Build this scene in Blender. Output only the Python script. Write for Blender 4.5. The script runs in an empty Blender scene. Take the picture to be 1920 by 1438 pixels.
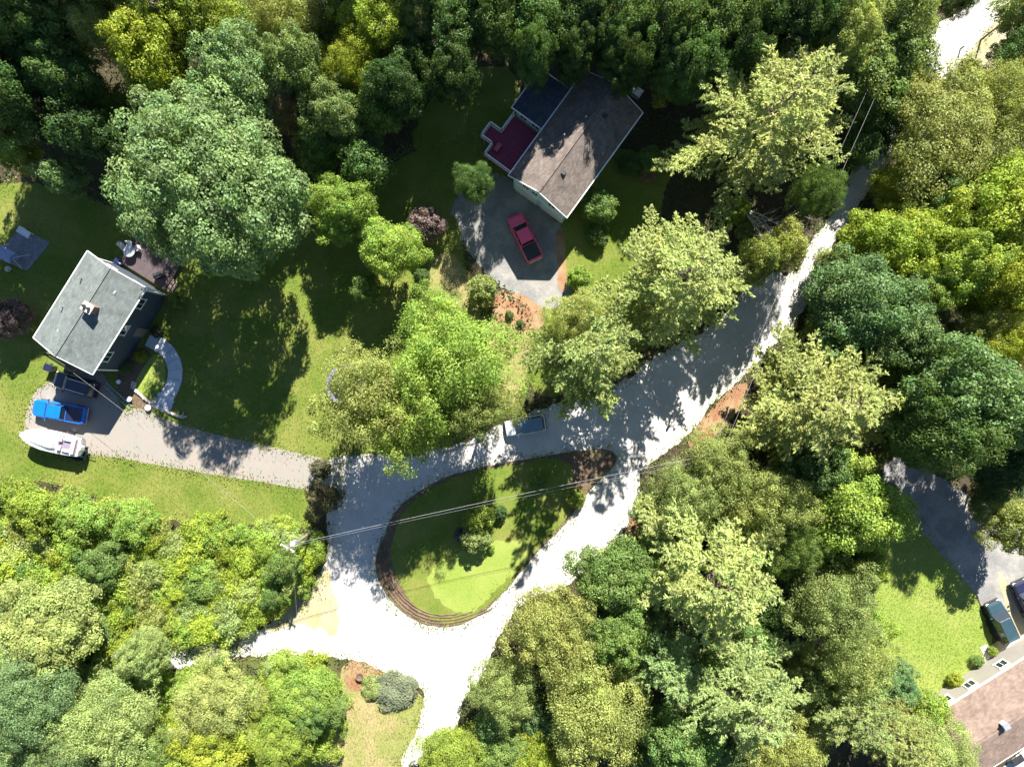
import bpy, math, random
import numpy as np
from mathutils import Vector
from mathutils.geometry import tessellate_polygon
R = math.radians
random.seed(7)

# ------------------------------------------------------------------ camera, sky, sun, exposure
sc = bpy.context.scene
H = 75.0; F = 1297.0
cam = bpy.data.objects.new('camera', bpy.data.cameras.new('camera'))
sc.collection.objects.link(cam)
cam.location = (0, 0, H); cam.rotation_euler = (0, 0, 0)
cam.data.sensor_width = 36; cam.data.lens = 36 * F / 1920
cam.data.clip_end = 3000
sc.camera = cam

SUN_EL, SUN_DX, SUN_DY = 40.0, -0.25, -0.968      # direction in which shadows fall
w = bpy.data.worlds.new('World'); sc.world = w; w.use_nodes = True
nt = w.node_tree; bg = nt.nodes['Background']
sky = nt.nodes.new('ShaderNodeTexSky'); sky.sky_type = 'NISHITA'; sky.sun_disc = False
sky.sun_elevation = R(SUN_EL); sky.sun_rotation = math.atan2(-SUN_DX, -SUN_DY)
sky.air_density = 1.0; sky.dust_density = 0.0; sky.ozone_density = 3.0
nt.links.new(sky.outputs[0], bg.inputs[0]); bg.inputs[1].default_value = 0.05
sl = bpy.data.lights.new('sun', 'SUN'); sl.energy = 5.0; sl.angle = R(0.5); sl.color = (1, .95, .86)
so = bpy.data.objects.new('sun', sl); sc.collection.objects.link(so)
d = Vector((SUN_DX * math.cos(R(SUN_EL)), SUN_DY * math.cos(R(SUN_EL)), -math.sin(R(SUN_EL))))
so.rotation_euler = d.to_track_quat('-Z', 'Y').to_euler(); so.location = (0, 0, 60)
sc.view_settings.view_transform = 'Standard'; sc.view_settings.look = 'None'
sc.view_settings.exposure = 1.75; sc.view_settings.gamma = 1
sc.cycles.max_bounces = 7; sc.cycles.transparent_max_bounces = 4
sc.cycles.diffuse_bounces = 4

# ------------------------------------------------------------------ helpers
def W(px, py, z=0.0):
    k = (H - z) / F
    return ((px - 960) * k, (719 - py) * k, z)

COL = sc.collection
def prop(o, label=None, cat=None, group=None, kind=None):
    if label: o['label'] = label
    if cat: o['category'] = cat
    if group: o['group'] = group
    if kind: o['kind'] = kind
    return o
def root(name, label, cat, loc=(0, 0, 0), rz=0, group=None):
    o = bpy.data.objects.new(name, None); COL.objects.link(o)
    o.empty_display_size = .3
    o.location = loc; o.rotation_euler = (0, 0, rz)
    return prop(o, label, cat, group)

class MB:
    def __init__(s): s.v = []; s.f = []
    def add(s, v, f):
        n = len(s.v); s.v += [tuple(p) for p in v]; s.f += [tuple(i + n for i in q) for q in f]; return s
    def box(s, c, size, rz=0, taper=1.0, tilt=0):
        x, y, z = [q / 2 for q in size]; cs, sn = math.cos(rz), math.sin(rz); v = []
        for sz in (-1, 1):
            t = taper if sz > 0 else 1
            for sx, sy in ((-1, -1), (1, -1), (1, 1), (-1, 1)):
                a, b, cc = sx * x * t, sy * y * t, sz * z + (sx * x * math.tan(tilt))
                v.append((c[0] + a * cs - b * sn, c[1] + a * sn + b * cs, c[2] + cc))
        return s.add(v, [(3, 2, 1, 0), (4, 5, 6, 7), (0, 1, 5, 4), (1, 2, 6, 5), (2, 3, 7, 6), (3, 0, 4, 7)])
    def tube(s, pts, rads, n=8, cap=True):
        pts = [Vector(p) for p in pts]; m = len(pts)
        if not hasattr(rads, '__len__'): rads = [rads] * m
        v = []; f = []
        for i, p in enumerate(pts):
            t = (pts[min(i + 1, m - 1)] - pts[max(i - 1, 0)]).normalized()
            u = t.cross(Vector((0, 0, 1)) if abs(t.z) < .9 else Vector((1, 0, 0))).normalized(); q = t.cross(u)
            for k in range(n):
                a = 2 * math.pi * k / n
                v.append(p + (u * math.cos(a) + q * math.sin(a)) * rads[i])
        for i in range(m - 1):
            for k in range(n):
                a, b = i * n + k, i * n + (k + 1) % n
                f.append((a, b, b + n, a + n))
        if cap: f.append(tuple(range(n - 1, -1, -1))); f.append(tuple((m - 1) * n + k for k in range(n)))
        return s.add(v, f)
    def cyl(s, c, r, h, n=20, r2=None):
        return s.tube([(c[0], c[1], c[2]), (c[0], c[1], c[2] + h)], [r, r if r2 is None else r2], n)
    def prism(s, poly, z0, z1):
        n = len(poly)
        v = [(p[0], p[1], z0) for p in poly] + [(p[0], p[1], z1) for p in poly]
        t = tessellate_polygon([[Vector((p[0], p[1], 0)) for p in poly]])
        f = []
        for a, b, c in t:
            ar = (poly[b][0] - poly[a][0]) * (poly[c][1] - poly[a][1]) - (poly[b][1] - poly[a][1]) * (poly[c][0] - poly[a][0])
            if ar < 0: a, b, c = a, c, b
            f += [(a + n, b + n, c + n), (c, b, a)]
        A = sum(poly[i][0] * poly[(i + 1) % n][1] - poly[(i + 1) % n][0] * poly[i][1] for i in range(n))
        for i in range(n):
            j = (i + 1) % n
            f.append((i, j, j + n, i + n) if A > 0 else (j, i, i + n, j + n))
        return s.add(v, f)
    def loft(s, rings, cap=True):
        n = len(rings[0]); f = []; v = [p for r in rings for p in r]
        for i in range(len(rings) - 1):
            for k in range(n):
                a, b = i * n + k, i * n + (k + 1) % n
                f.append((a, a + n, b + n, b))
        if cap: f.append(tuple(range(n))); f.append(tuple((len(rings) - 1) * n + k for k in range(n - 1, -1, -1)))
        return s.add(v, f)
    def build(s, name, mat, parent=None, smooth=False, bevel=0):
        me = bpy.data.meshes.new(name); me.from_pydata(s.v, [], s.f); me.materials.append(mat)
        if smooth:
            me.polygons.foreach_set('use_smooth', [True] * len(me.polygons))
        o = bpy.data.objects.new(name, me); COL.objects.link(o); o.parent = parent
        if bevel:
            b = o.modifiers.new('bevel', 'BEVEL'); b.width = bevel; b.segments = 2; b.limit_method = 'ANGLE'
        return o

# ------------------------------------------------------------------ materials
def newmat(name):
    m = bpy.data.materials.new(name); m.use_nodes = True
    return m, m.node_tree, m.node_tree.nodes['Principled BSDF']
def ramp(nt, fac, stops):
    r = nt.nodes.new('ShaderNodeValToRGB'); e = r.color_ramp.elements
    while len(e) < len(stops): e.new(.5)
    for k, (p, c) in enumerate(stops): e[k].position = p; e[k].color = (*c, 1)
    nt.links.new(fac, r.inputs[0]); return r.outputs[0]
def noise(nt, scale, detail=5, rough=.6, vec=None, dist=0):
    n = nt.nodes.new('ShaderNodeTexNoise'); n.inputs['Scale'].default_value = scale
    n.inputs['Detail'].default_value = detail; n.inputs['Roughness'].default_value = rough; n.inputs['Distortion'].default_value = dist
    if vec is None:
        g = nt.nodes.new('ShaderNodeNewGeometry'); vec = g.outputs['Position']
    nt.links.new(vec, n.inputs['Vector']); return n.outputs['Fac']
def mix(nt, a, b, fac, mode='MIX'):
    m = nt.nodes.new('ShaderNodeMix'); m.data_type = 'RGBA'; m.blend_type = mode
    for s, x in ((6, a), (7, b)):
        if hasattr(x, 'links'): nt.links.new(x, m.inputs[s])
        else: m.inputs[s].default_value = (*x, 1)
    if hasattr(fac, 'links'): nt.links.new(fac, m.inputs[0])
    else: m.inputs[0].default_value = fac
    return m.outputs[2]
def bump(nt, p, h, st, dist=.05):
    b = nt.nodes.new('ShaderNodeBump'); b.inputs['Strength'].default_value = st; b.inputs['Distance'].default_value = dist
    nt.links.new(h, b.inputs['Height']); nt.links.new(b.outputs[0], p.inputs['Normal'])
def mat(name, c, rough=.6, var=.15, scale=3.0, metal=0, bmp=0, spec=.4, coat=0, c2=None):
    m, nt, p = newmat(name)
    n = noise(nt, scale)
    lo = tuple(x * (1 - var) for x in c); hi = tuple(min(1, x * (1 + var)) for x in (c2 or c))
    nt.links.new(ramp(nt, n, [(.3, lo), (.7, hi)]), p.inputs['Base Color'])
    p.inputs['Roughness'].default_value = rough; p.inputs['Metallic'].default_value = metal
    p.inputs['Specular IOR Level'].default_value = spec; p.inputs['Coat Weight'].default_value = coat
    if bmp: bump(nt, p, noise(nt, scale * 6), bmp)
    return m
def ground_mat(name, stops_lo, stops_hi, s1=.18, s2=5.0, s3=22, bmp=.5, dist=.08, mottle=.35):
    """two ramps (fine grain) blended by a broad patch noise"""
    m, nt, p = newmat(name)
    a = ramp(nt, noise(nt, s2, 6, .7), stops_lo); b = ramp(nt, noise(nt, s2 * 1.3, 6, .7), stops_hi)
    f = ramp(nt, noise(nt, s1, 5, .62), [(.42, (0, 0, 0)), (.6, (1, 1, 1))])
    c = mix(nt, a, b, f)
    g = ramp(nt, noise(nt, s3, 3, .8), [(.3, (1 - mottle,) * 3), (.7, (1 + mottle,) * 3)])
    c = mix(nt, c, g, 1.0, 'MULTIPLY')
    nt.links.new(c, p.inputs['Base Color']); p.inputs['Roughness'].default_value = .95
    p.inputs['Specular IOR Level'].default_value = .15
    bump(nt, p, noise(nt, s2 * 2.2, 4, .7), bmp, dist)
    return m

M = {}
M['soil'] = ground_mat('soil', [(.3, (.035, .026, .018)), (.7, (.085, .062, .04))], [(.3, (.03, .036, .014)), (.7, (.09, .08, .04))])
M['lawn'] = ground_mat('lawn', [(.3, (.08, .12, .016)), (.7, (.13, .18, .028))], [(.3, (.12, .15, .028)), (.7, (.21, .21, .055))], s1=.2, s2=3.5, mottle=.4)
M['lawn_dry'] = ground_mat('lawn_dry', [(.3, (.17, .19, .05)), (.7, (.25, .26, .085))], [(.3, (.25, .21, .09)), (.7, (.36, .29, .15))], s1=.22)
M['lawn_lush'] = ground_mat('lawn_lush', [(.3, (.15, .22, .035)), (.7, (.22, .28, .055))], [(.3, (.19, .25, .05)), (.7, (.27, .30, .08))], s1=.2)
M['thicket'] = ground_mat('thicket', [(.3, (.06, .08, .02)), (.7, (.12, .15, .035))], [(.3, (.05, .055, .02)), (.7, (.13, .12, .05))], s1=.5)
M['road'] = ground_mat('road', [(.3, (.40, .38, .36)), (.7, (.52, .50, .47))], [(.3, (.46, .44, .42)), (.7, (.58, .56, .53))], s1=.3, s2=9, s3=40, bmp=.25, dist=.03, mottle=.12)
M['concrete'] = ground_mat('concrete', [(.3, (.22, .205, .185)), (.7, (.26, .245, .22))], [(.3, (.235, .205, .18)), (.7, (.28, .245, .215))], s1=.5, s2=6, s3=30, bmp=.12, dist=.02, mottle=.08)
M['gravel'] = ground_mat('gravel', [(.3, (.13, .13, .125)), (.7, (.25, .245, .24))], [(.3, (.19, .18, .165)), (.7, (.36, .345, .32))], s1=.4, s2=8, s3=30, mottle=.25)
M['sand'] = ground_mat('sand', [(.3, (.30, .25, .17)), (.7, (.42, .37, .27))], [(.3, (.26, .25, .12)), (.7, (.38, .33, .2))], s1=.5)
M['mulch'] = ground_mat('mulch', [(.3, (.20, .095, .055)), (.7, (.32, .165, .095))], [(.3, (.26, .17, .10)), (.7, (.33, .25, .13))], s1=.5, s2=9, mottle=.4)
M['bark'] = ground_mat('bark_chip', [(.3, (.09, .06, .042)), (.7, (.17, .115, .08))], [(.3, (.07, .052, .038)), (.7, (.24, .175, .115))], s1=.6, s2=9)
M['patio'] = mat('patio_slab', (.2, .2, .23), .8, .15, 2)
M['slab'] = mat('walk_slab', (.42, .45, .5), .75, .12, 1.5, bmp=.1)
M['stone'] = mat('stone', (.42, .38, .33), .8, .35, 4, bmp=.4)
M['brick'] = mat('brick', (.24, .14, .11), .9, .3, 4, bmp=.3)
M['trunk'] = mat('bark', (.11, .085, .065), .95, .4, 5, bmp=.6)
M['deadwood'] = mat('deadwood', (.42, .38, .34), .9, .2, 5)
M['white'] = mat('white_paint', (.78, .78, .76), .5, .06, 2)
M['glass'] = mat('dark_glass', (.02, .028, .035), .06, .1, 1, spec=.9)
M['rubber'] = mat('rubber', (.02, .02, .02), .85)
M['chrome'] = mat('chrome', (.6, .6, .62), .25, .05, 2, metal=1)
M['headlamp'] = mat('headlamp', (.7, .72, .74), .1, .05, 3, spec=.9)
M['taillamp'] = mat('taillamp', (.35, .02, .02), .2, .1, 3, spec=.8)
M['black'] = mat('black_plastic', (.03, .03, .032), .5, .2, 3)
M['wood'] = mat('grey_wood', (.2, .16, .13), .85, .25, 6, bmp=.3)
M['darkgreen'] = mat('dark_green_paint', (.02, .06, .045), .5, .2, 3)
M['cable'] = mat('cable', (.24, .24, .26), .5, .05, 1)
M['galv'] = mat('galvanised', (.5, .52, .54), .4, .12, 5, metal=.6)

def shingle(name, a, b, c, along=0.0):
    m, nt, p = newmat(name)
    t = nt.nodes.new('ShaderNodeTexCoord'); br = nt.nodes.new('ShaderNodeTexBrick')
    mp = nt.nodes.new('ShaderNodeMapping'); nt.links.new(t.outputs['Object'], mp.inputs[0]); mp.inputs['Scale'].default_value = (1, 1, 0)
    nt.links.new(mp.outputs[0], br.inputs['Vector'])
    br.inputs['Scale'].default_value = 1; br.inputs['Brick Width'].default_value = .32; br.inputs['Row Height'].default_value = .15
    br.inputs['Mortar Size'].default_value = .008; br.inputs['Bias'].default_value = 0
    br.inputs['Color1'].default_value = (*a, 1); br.inputs['Color2'].default_value = (*b, 1); br.inputs['Mortar'].default_value = (*c, 1)
    st = ramp(nt, noise(nt, .9, 8, .72), [(.3, (.66,) * 3), (.7, (1.22,) * 3)])
    nt.links.new(mix(nt, br.outputs[0], st, 1, 'MULTIPLY'), p.inputs['Base Color'])
    p.inputs['Roughness'].default_value = .9; p.inputs['Specular IOR Level'].default_value = .2
    bump(nt, p, noise(nt, 30, 2), .3, .02)
    return m
M['roof_grey'] = shingle('grey_shingle', (.12, .14, .135), (.165, .185, .18), (.08, .09, .09))
M['roof_tan'] = shingle('tan_shingle', (.185, .135, .11), (.26, .19, .155), (.12, .095, .08))
M['roof_mauve'] = shingle('mauve_shingle', (.125, .105, .095), (.19, .155, .135), (.08, .07, .06))
M['roof_navy'] = shingle('navy_shingle', (.045, .055, .075), (.07, .085, .11), (.03, .035, .045))
def siding(name, c):
    m, nt, p = newmat(name)
    g = nt.nodes.new('ShaderNodeNewGeometry'); wv = nt.nodes.new('ShaderNodeTexWave'); wv.bands_direction = 'Z'; wv.wave_profile = 'SAW'
    nt.links.new(g.outputs['Position'], wv.inputs[0]); wv.inputs['Scale'].default_value = 1.3
    nt.links.new(ramp(nt, noise(nt, 1.5), [(.3, tuple(x * .9 for x in c)), (.7, c)]), p.inputs['Base Color'])
    p.inputs['Roughness'].default_value = .6; bump(nt, p, wv.outputs[1], .5, .03); return m
M['siding_blue'] = siding('pale_blue_siding', (.46, .64, .82))
M['siding_slate'] = siding('slate_siding', (.055, .07, .095))
M['siding_tan'] = siding('tan_siding', (.30, .28, .25))
def planks(name, c, c2):
    m, nt, p = newmat(name)
    t = nt.nodes.new('ShaderNodeTexCoord'); wv = nt.nodes.new('ShaderNodeTexWave'); wv.bands_direction = 'Y'; wv.wave_profile = 'SAW'
    nt.links.new(t.outputs['Object'], wv.inputs[0]); wv.inputs['Scale'].default_value = 1.1
    a = ramp(nt, wv.outputs[1], [(.04, tuple(x * .3 for x in c)), (.12, c)])
    st = ramp(nt, noise(nt, 2.5, 5), [(.3, (.8,) * 3), (.7, (1.25,) * 3)])
    nt.links.new(mix(nt, a, st, 1, 'MULTIPLY'), p.inputs['Base Color']); p.inputs['Roughness'].default_value = .8; return m
M['deck_red'] = planks('maroon_deck', (.23, .035, .075), 0)
M['deck_brown'] = planks('brown_deck', (.07, .05, .055), 0)

def leafmat():
    m = bpy.data.materials.new('leaf'); m.use_nodes = True; nt = m.node_tree
    for n in list(nt.nodes):
        if n.type != 'OUTPUT_MATERIAL': nt.nodes.remove(n)
    out = [n for n in nt.nodes if n.type == 'OUTPUT_MATERIAL'][0]
    oi = nt.nodes.new('ShaderNodeObjectInfo'); at = nt.nodes.new('ShaderNodeAttribute'); at.attribute_name = 'var'
    hs = nt.nodes.new('ShaderNodeHueSaturation')
    nt.links.new(oi.outputs['Color'], hs.inputs['Color'])
    mr = nt.nodes.new('ShaderNodeMapRange'); mr.inputs['To Min'].default_value = .5; mr.inputs['To Max'].default_value = 1.45
    nt.links.new(at.outputs['Fac'], mr.inputs[0]); nt.links.new(mr.outputs[0], hs.inputs['Value'])
    at2 = nt.nodes.new('ShaderNodeAttribute'); at2.attribute_name = 'hue'
    mh = nt.nodes.new('ShaderNodeMapRange'); mh.inputs['To Min'].default_value = .475; mh.inputs['To Max'].default_value = .52
    nt.links.new(at2.outputs['Fac'], mh.inputs[0]); nt.links.new(mh.outputs[0], hs.inputs['Hue'])
    df = nt.nodes.new('ShaderNodeBsdfDiffuse'); tr = nt.nodes.new('ShaderNodeBsdfTranslucent'); gl = nt.nodes.new('ShaderNodeBsdfGlossy')
    gl.inputs['Roughness'].default_value = .5; gl.inputs['Color'].default_value = (.9, .95, .9, 1)
    nt.links.new(hs.outputs[0], df.inputs[0]); 
    tc = mix(nt, hs.outputs[0], (1.25, 1.15, .5), 1, 'MULTIPLY'); nt.links.new(tc, tr.inputs[0])
    a = nt.nodes.new('ShaderNodeMixShader'); a.inputs[0].default_value = .40
    nt.links.new(df.outputs[0], a.inputs[1]); nt.links.new(tr.outputs[0], a.inputs[2])
    b = nt.nodes.new('ShaderNodeMixShader'); b.inputs[0].default_value = .015
    nt.links.new(a.outputs[0], b.inputs[1]); nt.links.new(gl.outputs[0], b.inputs[2])
    nt.links.new(b.outputs[0], out.inputs[0]); return m
LEAF = leafmat()

# ------------------------------------------------------------------ ground sheets
def pip(x, y, poly):
    inside = np.zeros(len(x), bool); n = len(poly)
    for i in range(n):
        x1, y1 = poly[i][:2]; x2, y2 = poly[(i + 1) % n][:2]
        c = ((y1 > y) != (y2 > y))
        with np.errstate(divide='ignore', invalid='ignore'):
            xi = (x2 - x1) * (y - y1) / ((y2 - y1) if y2 != y1 else 1e-9) + x1
        inside ^= c & (x < xi)
    return inside
def smooth_poly(pp, it=2):
    for _ in range(it):
        q = []
        for i in range(len(pp)):
            a, b = pp[i], pp[(i + 1) % len(pp)]
            q += [(a[0] * .75 + b[0] * .25, a[1] * .75 + b[1] * .25), (a[0] * .25 + b[0] * .75, a[1] * .25 + b[1] * .75)]
        pp = q
    return pp
def rough_edge(poly, amp, seed):
    rg = random.Random(seed); out = []
    for i in range(len(poly)):
        a, b = poly[i], poly[(i + 1) % len(poly)]
        L = math.hypot(b[0] - a[0], b[1] - a[1]); n = max(1, int(L / .35))
        for k in range(n):
            t = k / n
            out.append([a[0] + (b[0] - a[0]) * t, a[1] + (b[1] - a[1]) * t])
    m = len(out); off = [rg.uniform(-1, 1) for _ in range(m)]
    for o in range(m):
        a, b = out[o - 1], out[(o + 1) % m]; dx, dy = b[0] - a[0], b[1] - a[1]; l = math.hypot(dx, dy) or 1
        s = amp * (off[o] * .5 + .7 * (off[o // 3 * 3] ) * .6)
        out[o] = out[o] + [-dy / l * s, dx / l * s]
    return [(p[0] + p[2], p[1] + p[3]) for p in out]
def sheet(name, px, z, mt, amp=.12, seed=1, smooth=2, low=-.2, kind='structure', **kw):
    pp = smooth_poly([W(*p)[:2] for p in px], smooth) if smooth else [W(*p)[:2] for p in px]
    if amp: pp = rough_edge(pp, amp, seed)
    o = MB().prism(pp, low, z).build(name, mt)
    return prop(o, kind=kind, **kw)

g = MB()
G = 40; S = 1500.0
g.add([(-S, -S, 0), (S, -S, 0), (S, S, 0), (-S, S, 0)], [(0, 1, 2, 3)])
prop(g.build('ground', M['soil']), kind='structure')

LAWN_L = [(-150, 380), (60, 330), (240, 400), (400, 430), (600, 420), (760, 280), (900, 250), (940, 330), (860, 400), (870, 490), (900, 590), (985, 640), (1000, 760), (900, 800),
          (800, 830), (660, 850), (600, 930), (585, 985), (480, 985), (300, 975), (200, 940), (90, 900), (-20, 910), (-150, 930)]
LAWN_TOP = [(760, 290), (800, 190), (870, 130), (960, 120), (980, 200), (1000, 260), (1180, 280), (1270, 300), (1230, 400), (1290, 560), (1240, 640), (1100, 720), (1000, 760), (970, 620), (1060, 560), (1040, 450), (900, 380)]
LAWN_DRY1 = [(800, 480), (860, 470), (920, 590), (1000, 620), (990, 720), (940, 780), (890, 640), (790, 600)]
LAWN_R = [(1630, 960), (1700, 930), (1760, 1010), (1830, 1120), (1870, 1210), (1830, 1250), (1780, 1320), (1700, 1330), (1630, 1300), (1640, 1120)]
LAWN_B = [(640, 1300), (640, 1240), (700, 1250), (800, 1300), (800, 1350), (740, 1460), (700, 1600), (480, 1600), (560, 1430), (620, 1370)]
THICKET = [(-200, 900), (80, 915), (260, 985), (430, 990), (600, 990), (612, 1060), (590, 1110), (530, 1185), (455, 1195), (330, 1215), (200, 1215), (180, 1280), (330, 1260), (450, 1235), (600, 1225), (645, 1250), (640, 1330), (560, 1460), (400, 1700), (-300, 1700)]
sheet('lawn', LAWN_L, .02, M['lawn'], .2, 1)
sheet('lawn', LAWN_TOP, .024, M['lawn'], .2, 2)
sheet('dry_lawn', LAWN_DRY1, .032, M['lawn_dry'], .35, 3)
sheet('lawn', LAWN_R, .02, M['lawn_lush'], .3, 4)
sheet('dry_lawn', LAWN_B, .024, M['lawn_dry'], .2, 5)
sheet('rough_ground', THICKET, .012, M['thicket'], .4, 6)
ROAD = [(605, 925), (612, 862), (650, 850), (760, 850), (860, 838), (920, 800), (1000, 770), (1100, 745), (1170, 715), (1230, 665), (1290, 640), (1360, 590), (1410, 530), (1450, 505), (1485, 525),
        (1520, 455), (1565, 395), (1590, 330), (1650, 250), (1725, 140), (1725, 70), (1770, 40), (1830, 0), (1850, -120), (1990, -120), (1890, 0), (1850, 60), (1810, 110), (1765, 155), (1700, 250),
        (1640, 340), (1602, 400), (1555, 470), (1525, 545), (1480, 620), (1440, 660), (1395, 705), (1345, 745), (1310, 790), (1280, 825), (1240, 855), (1195, 890), (1198, 940), (1165, 1000), (1110, 1060), (1070, 1095),
        (1000, 1115), (960, 1150), (930, 1200), (905, 1270), (872, 1300), (865, 1350), (830, 1385), (780, 1440), (745, 1440), (775, 1380), (795, 1330), (795, 1285), (740, 1270), (670, 1235), (560, 1224), (455, 1232), (448, 1210), (452, 1188), (540, 1165),
        (600, 1090), (615, 1030), (618, 980)]
sheet('road', ROAD, .05, M['road'], .28, 8, 1)
DRIVE = [(235, 775), (255, 762), (310, 785), (350, 800), (480, 832), (640, 866), (640, 932), (590, 921), (500, 905), (350, 882), (190, 852), (100, 850), (52, 838), (45, 790), (62, 735), (95, 715), (130, 690), (190, 690), (215, 740)]
sheet('dirt_track', [(452, 1188), (470, 1212), (455, 1232), (330, 1250), (200, 1275), (190, 1235), (320, 1205)], .03, M['road'], .4, 41, 1)
sheet('driveway', DRIVE, .036, M['concrete'], .05, 9, 1)
sheet('driveway', [(845, 400), (862, 352), (925, 322), (955, 335), (1058, 425), (1046, 450), (1050, 510), (1078, 562), (1035, 585), (990, 565), (950, 548), (905, 508), (868, 458)], .036, M['gravel'], .4, 10, 1)
sheet('driveway', [(1640, 870), (1700, 850), (1800, 920), (1900, 960), (1990, 1080), (1990, 1240), (1900, 1230), (1850, 1140), (1800, 1080), (1740, 1010), (1690, 950)], .036, M['gravel'], .25, 11)
sheet('sandy_shoulder', [(1790, 100), (1850, 50), (1900, 0), (1940, 10), (1890, 100), (1830, 160), (1775, 170)], .03, M['sand'], .25, 12)
sheet('sandy_shoulder', [(1280, 830), (1320, 780), (1380, 715), (1410, 720), (1370, 790), (1310, 850)], .04, M['mulch'], .2, 13)
sheet('sandy_shoulder', [(1160, 1010), (1185, 960), (1215, 970), (1190, 1020), (1150, 1045)], .04, M['mulch'], .2, 14)
sheet('mulch_bed', [(918, 560), (945, 540), (1000, 565), (1030, 590), (1010, 620), (960, 625), (925, 595)], .045, M['mulch'], .2, 15)
sheet('mulch_bed', [(1040, 430), (1058, 430), (1062, 480), (1060, 545), (1044, 545), (1046, 480)], .045, M['mulch'], .12, 16)
sheet('mulch_bed', [(640, 1240), (680, 1238), (730, 1268), (700, 1285), (650, 1300)], .045, M['mulch'], .12, 17)
sheet('rough_ground', [(600, 1090), (615, 1040), (625, 1110), (640, 1200), (560, 1160), (520, 1190), (480, 1180)], .058, M['sand'], .55, 18)
ISL = [(722, 1000), (740, 958), (790, 915), (860, 884), (950, 866), (1050, 850), (1140, 838), (1162, 860), (1130, 895), (1095, 930), (1065, 980), (1010, 1030), (955, 1100), (905, 1150), (862, 1173), (800, 1174), (748, 1145), (712, 1095), (701, 1050)]
sheet('island_border', ISL, .10, M['bark'], .08, 20, 2)
ISL2 = [(738, 1000), (752, 962), (798, 920), (864, 889), (950, 871), (1035, 858), (1075, 868), (1072, 905), (1085, 932), (1060, 975), (1007, 1028), (952, 1098), (902, 1148), (860, 1168), (812, 1166), (772, 1132), (744, 1085), (732, 1040)]
sheet('island_lawn', ISL2, .13, M['lawn'], .12, 21, 2)
sheet('island_lawn', [(790, 1090), (860, 1030), (960, 1010), (1000, 1020), (950, 1090), (900, 1140), (850, 1152)], .135, M['lawn_lush'], .4, 22, 2)
# raked ridges of bark that follow the island's edge
for k, (sc_, z) in enumerate([(.965, .115), (.925, .125), (.885, .14), (.85, .142)]):
    arc = [(925, 1145), (862, 1173), (800, 1174), (748, 1145), (712, 1095), (701, 1050), (712, 1005)]
    for _ in range(3):
        q = [arc[0]]
        for a, b in zip(arc[:-1], arc[1:]): q += [(a[0] * .75 + b[0] * .25, a[1] * .75 + b[1] * .25), (a[0] * .25 + b[0] * .75, a[1] * .25 + b[1] * .75)]
        arc = q + [arc[-1]]
    pts = [W(850 + (x - 850) * sc_ + random.uniform(-.6, .6), 1035 + (y - 1035) * sc_ + random.uniform(-.6, .6), z) for x, y in arc[k * 4:len(arc) - k * 3]]
    prop(MB().tube(pts, [.05 + .04 * random.random() for _ in pts], 5).build('bark_ridge', M['bark']), kind='structure')
# front walk of the grey-roofed house
walk = root('stone_walkway', 'curved pale slab walkway with steps beside the grey-roofed house', 'walkway', W(318, 700))
wl = Vector(walk.location)
def band(pts, wd, z0, z1):
    L = []; Rr = []
    P = [Vector(W(*p)[:2] ) for p in pts]
    for i, p in enumerate(P):
        t = (P[min(i + 1, len(P) - 1)] - P[max(i - 1, 0)]).normalized(); n = Vector((-t.y, t.x)) * wd / 2
        L.append(p + n - wl.xy); Rr.append(p - n - wl.xy)
    return MB().prism([tuple(q) for q in L + Rr[::-1]], z0, z1)
cw = [(279, 636), (293, 643), (306, 650), (317, 661), (326, 676), (330, 693), (329, 711), (323, 728), (314, 744)]
band(cw, 1.55, 0, .18).build('slab', M['slab'], walk)
m = MB()
for i in range(1, 8):
    a, b = Vector(W(*cw[i - 1])), Vector(W(*cw[i + 1])); p = Vector(W(*cw[i])) - wl
    MB().box((p.x, p.y, .1805), (.035, 1.5, .007), math.atan2(b.y - a.y, b.x - a.x)).build('joint', M['patio'], walk)

band([(314, 744), (309, 752)], 1.9, 0, .13).build('step', M['slab'], walk)
band([(309, 752), (304, 761)], 2.1, 0, .09).build('step', M['slab'], walk)
band([(304, 761), (300, 769)], 2.2, 0, .06).build('step', M['slab'], walk)
band([(299, 646), (303, 648)], 1.6, .2, .36).build('step', M['white'], walk)
sheet('walk_lawn', [(250, 725), (262, 700), (285, 665), (300, 662), (312, 690), (306, 725), (292, 748), (276, 745)], .03, M['lawn_lush'], .05, 25, 1)
sheet('planting_bed', [(215, 700), (250, 650), (285, 655), (270, 690), (248, 722), (300, 770), (270, 775), (225, 745)], .026, M['bark'], .1, 26, 1)
wall = root('retaining_wall', 'low pale stone edging wall around the grass inside the curved walkway', 'stone edging', W(265, 740))
rg = random.Random(5)
pts = [(252, 718), (250, 727), (262, 738), (272, 747), (282, 754), (291, 752), (297, 743)]
for i in range(len(pts) - 1):
    for t in (0, .5):
        x = pts[i][0] * (1 - t) + pts[i + 1][0] * t; y = pts[i][1] * (1 - t) + pts[i + 1][1] * t
        p = Vector(W(x, y)) - Vector(wall.location)
        MB().box((p.x, p.y, .13), (rg.uniform(.4, .6), rg.uniform(.24, .34), .26), rg.uniform(-.9, -.4), .85).build('stone', M['stone'], wall, bevel=.03)

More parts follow.
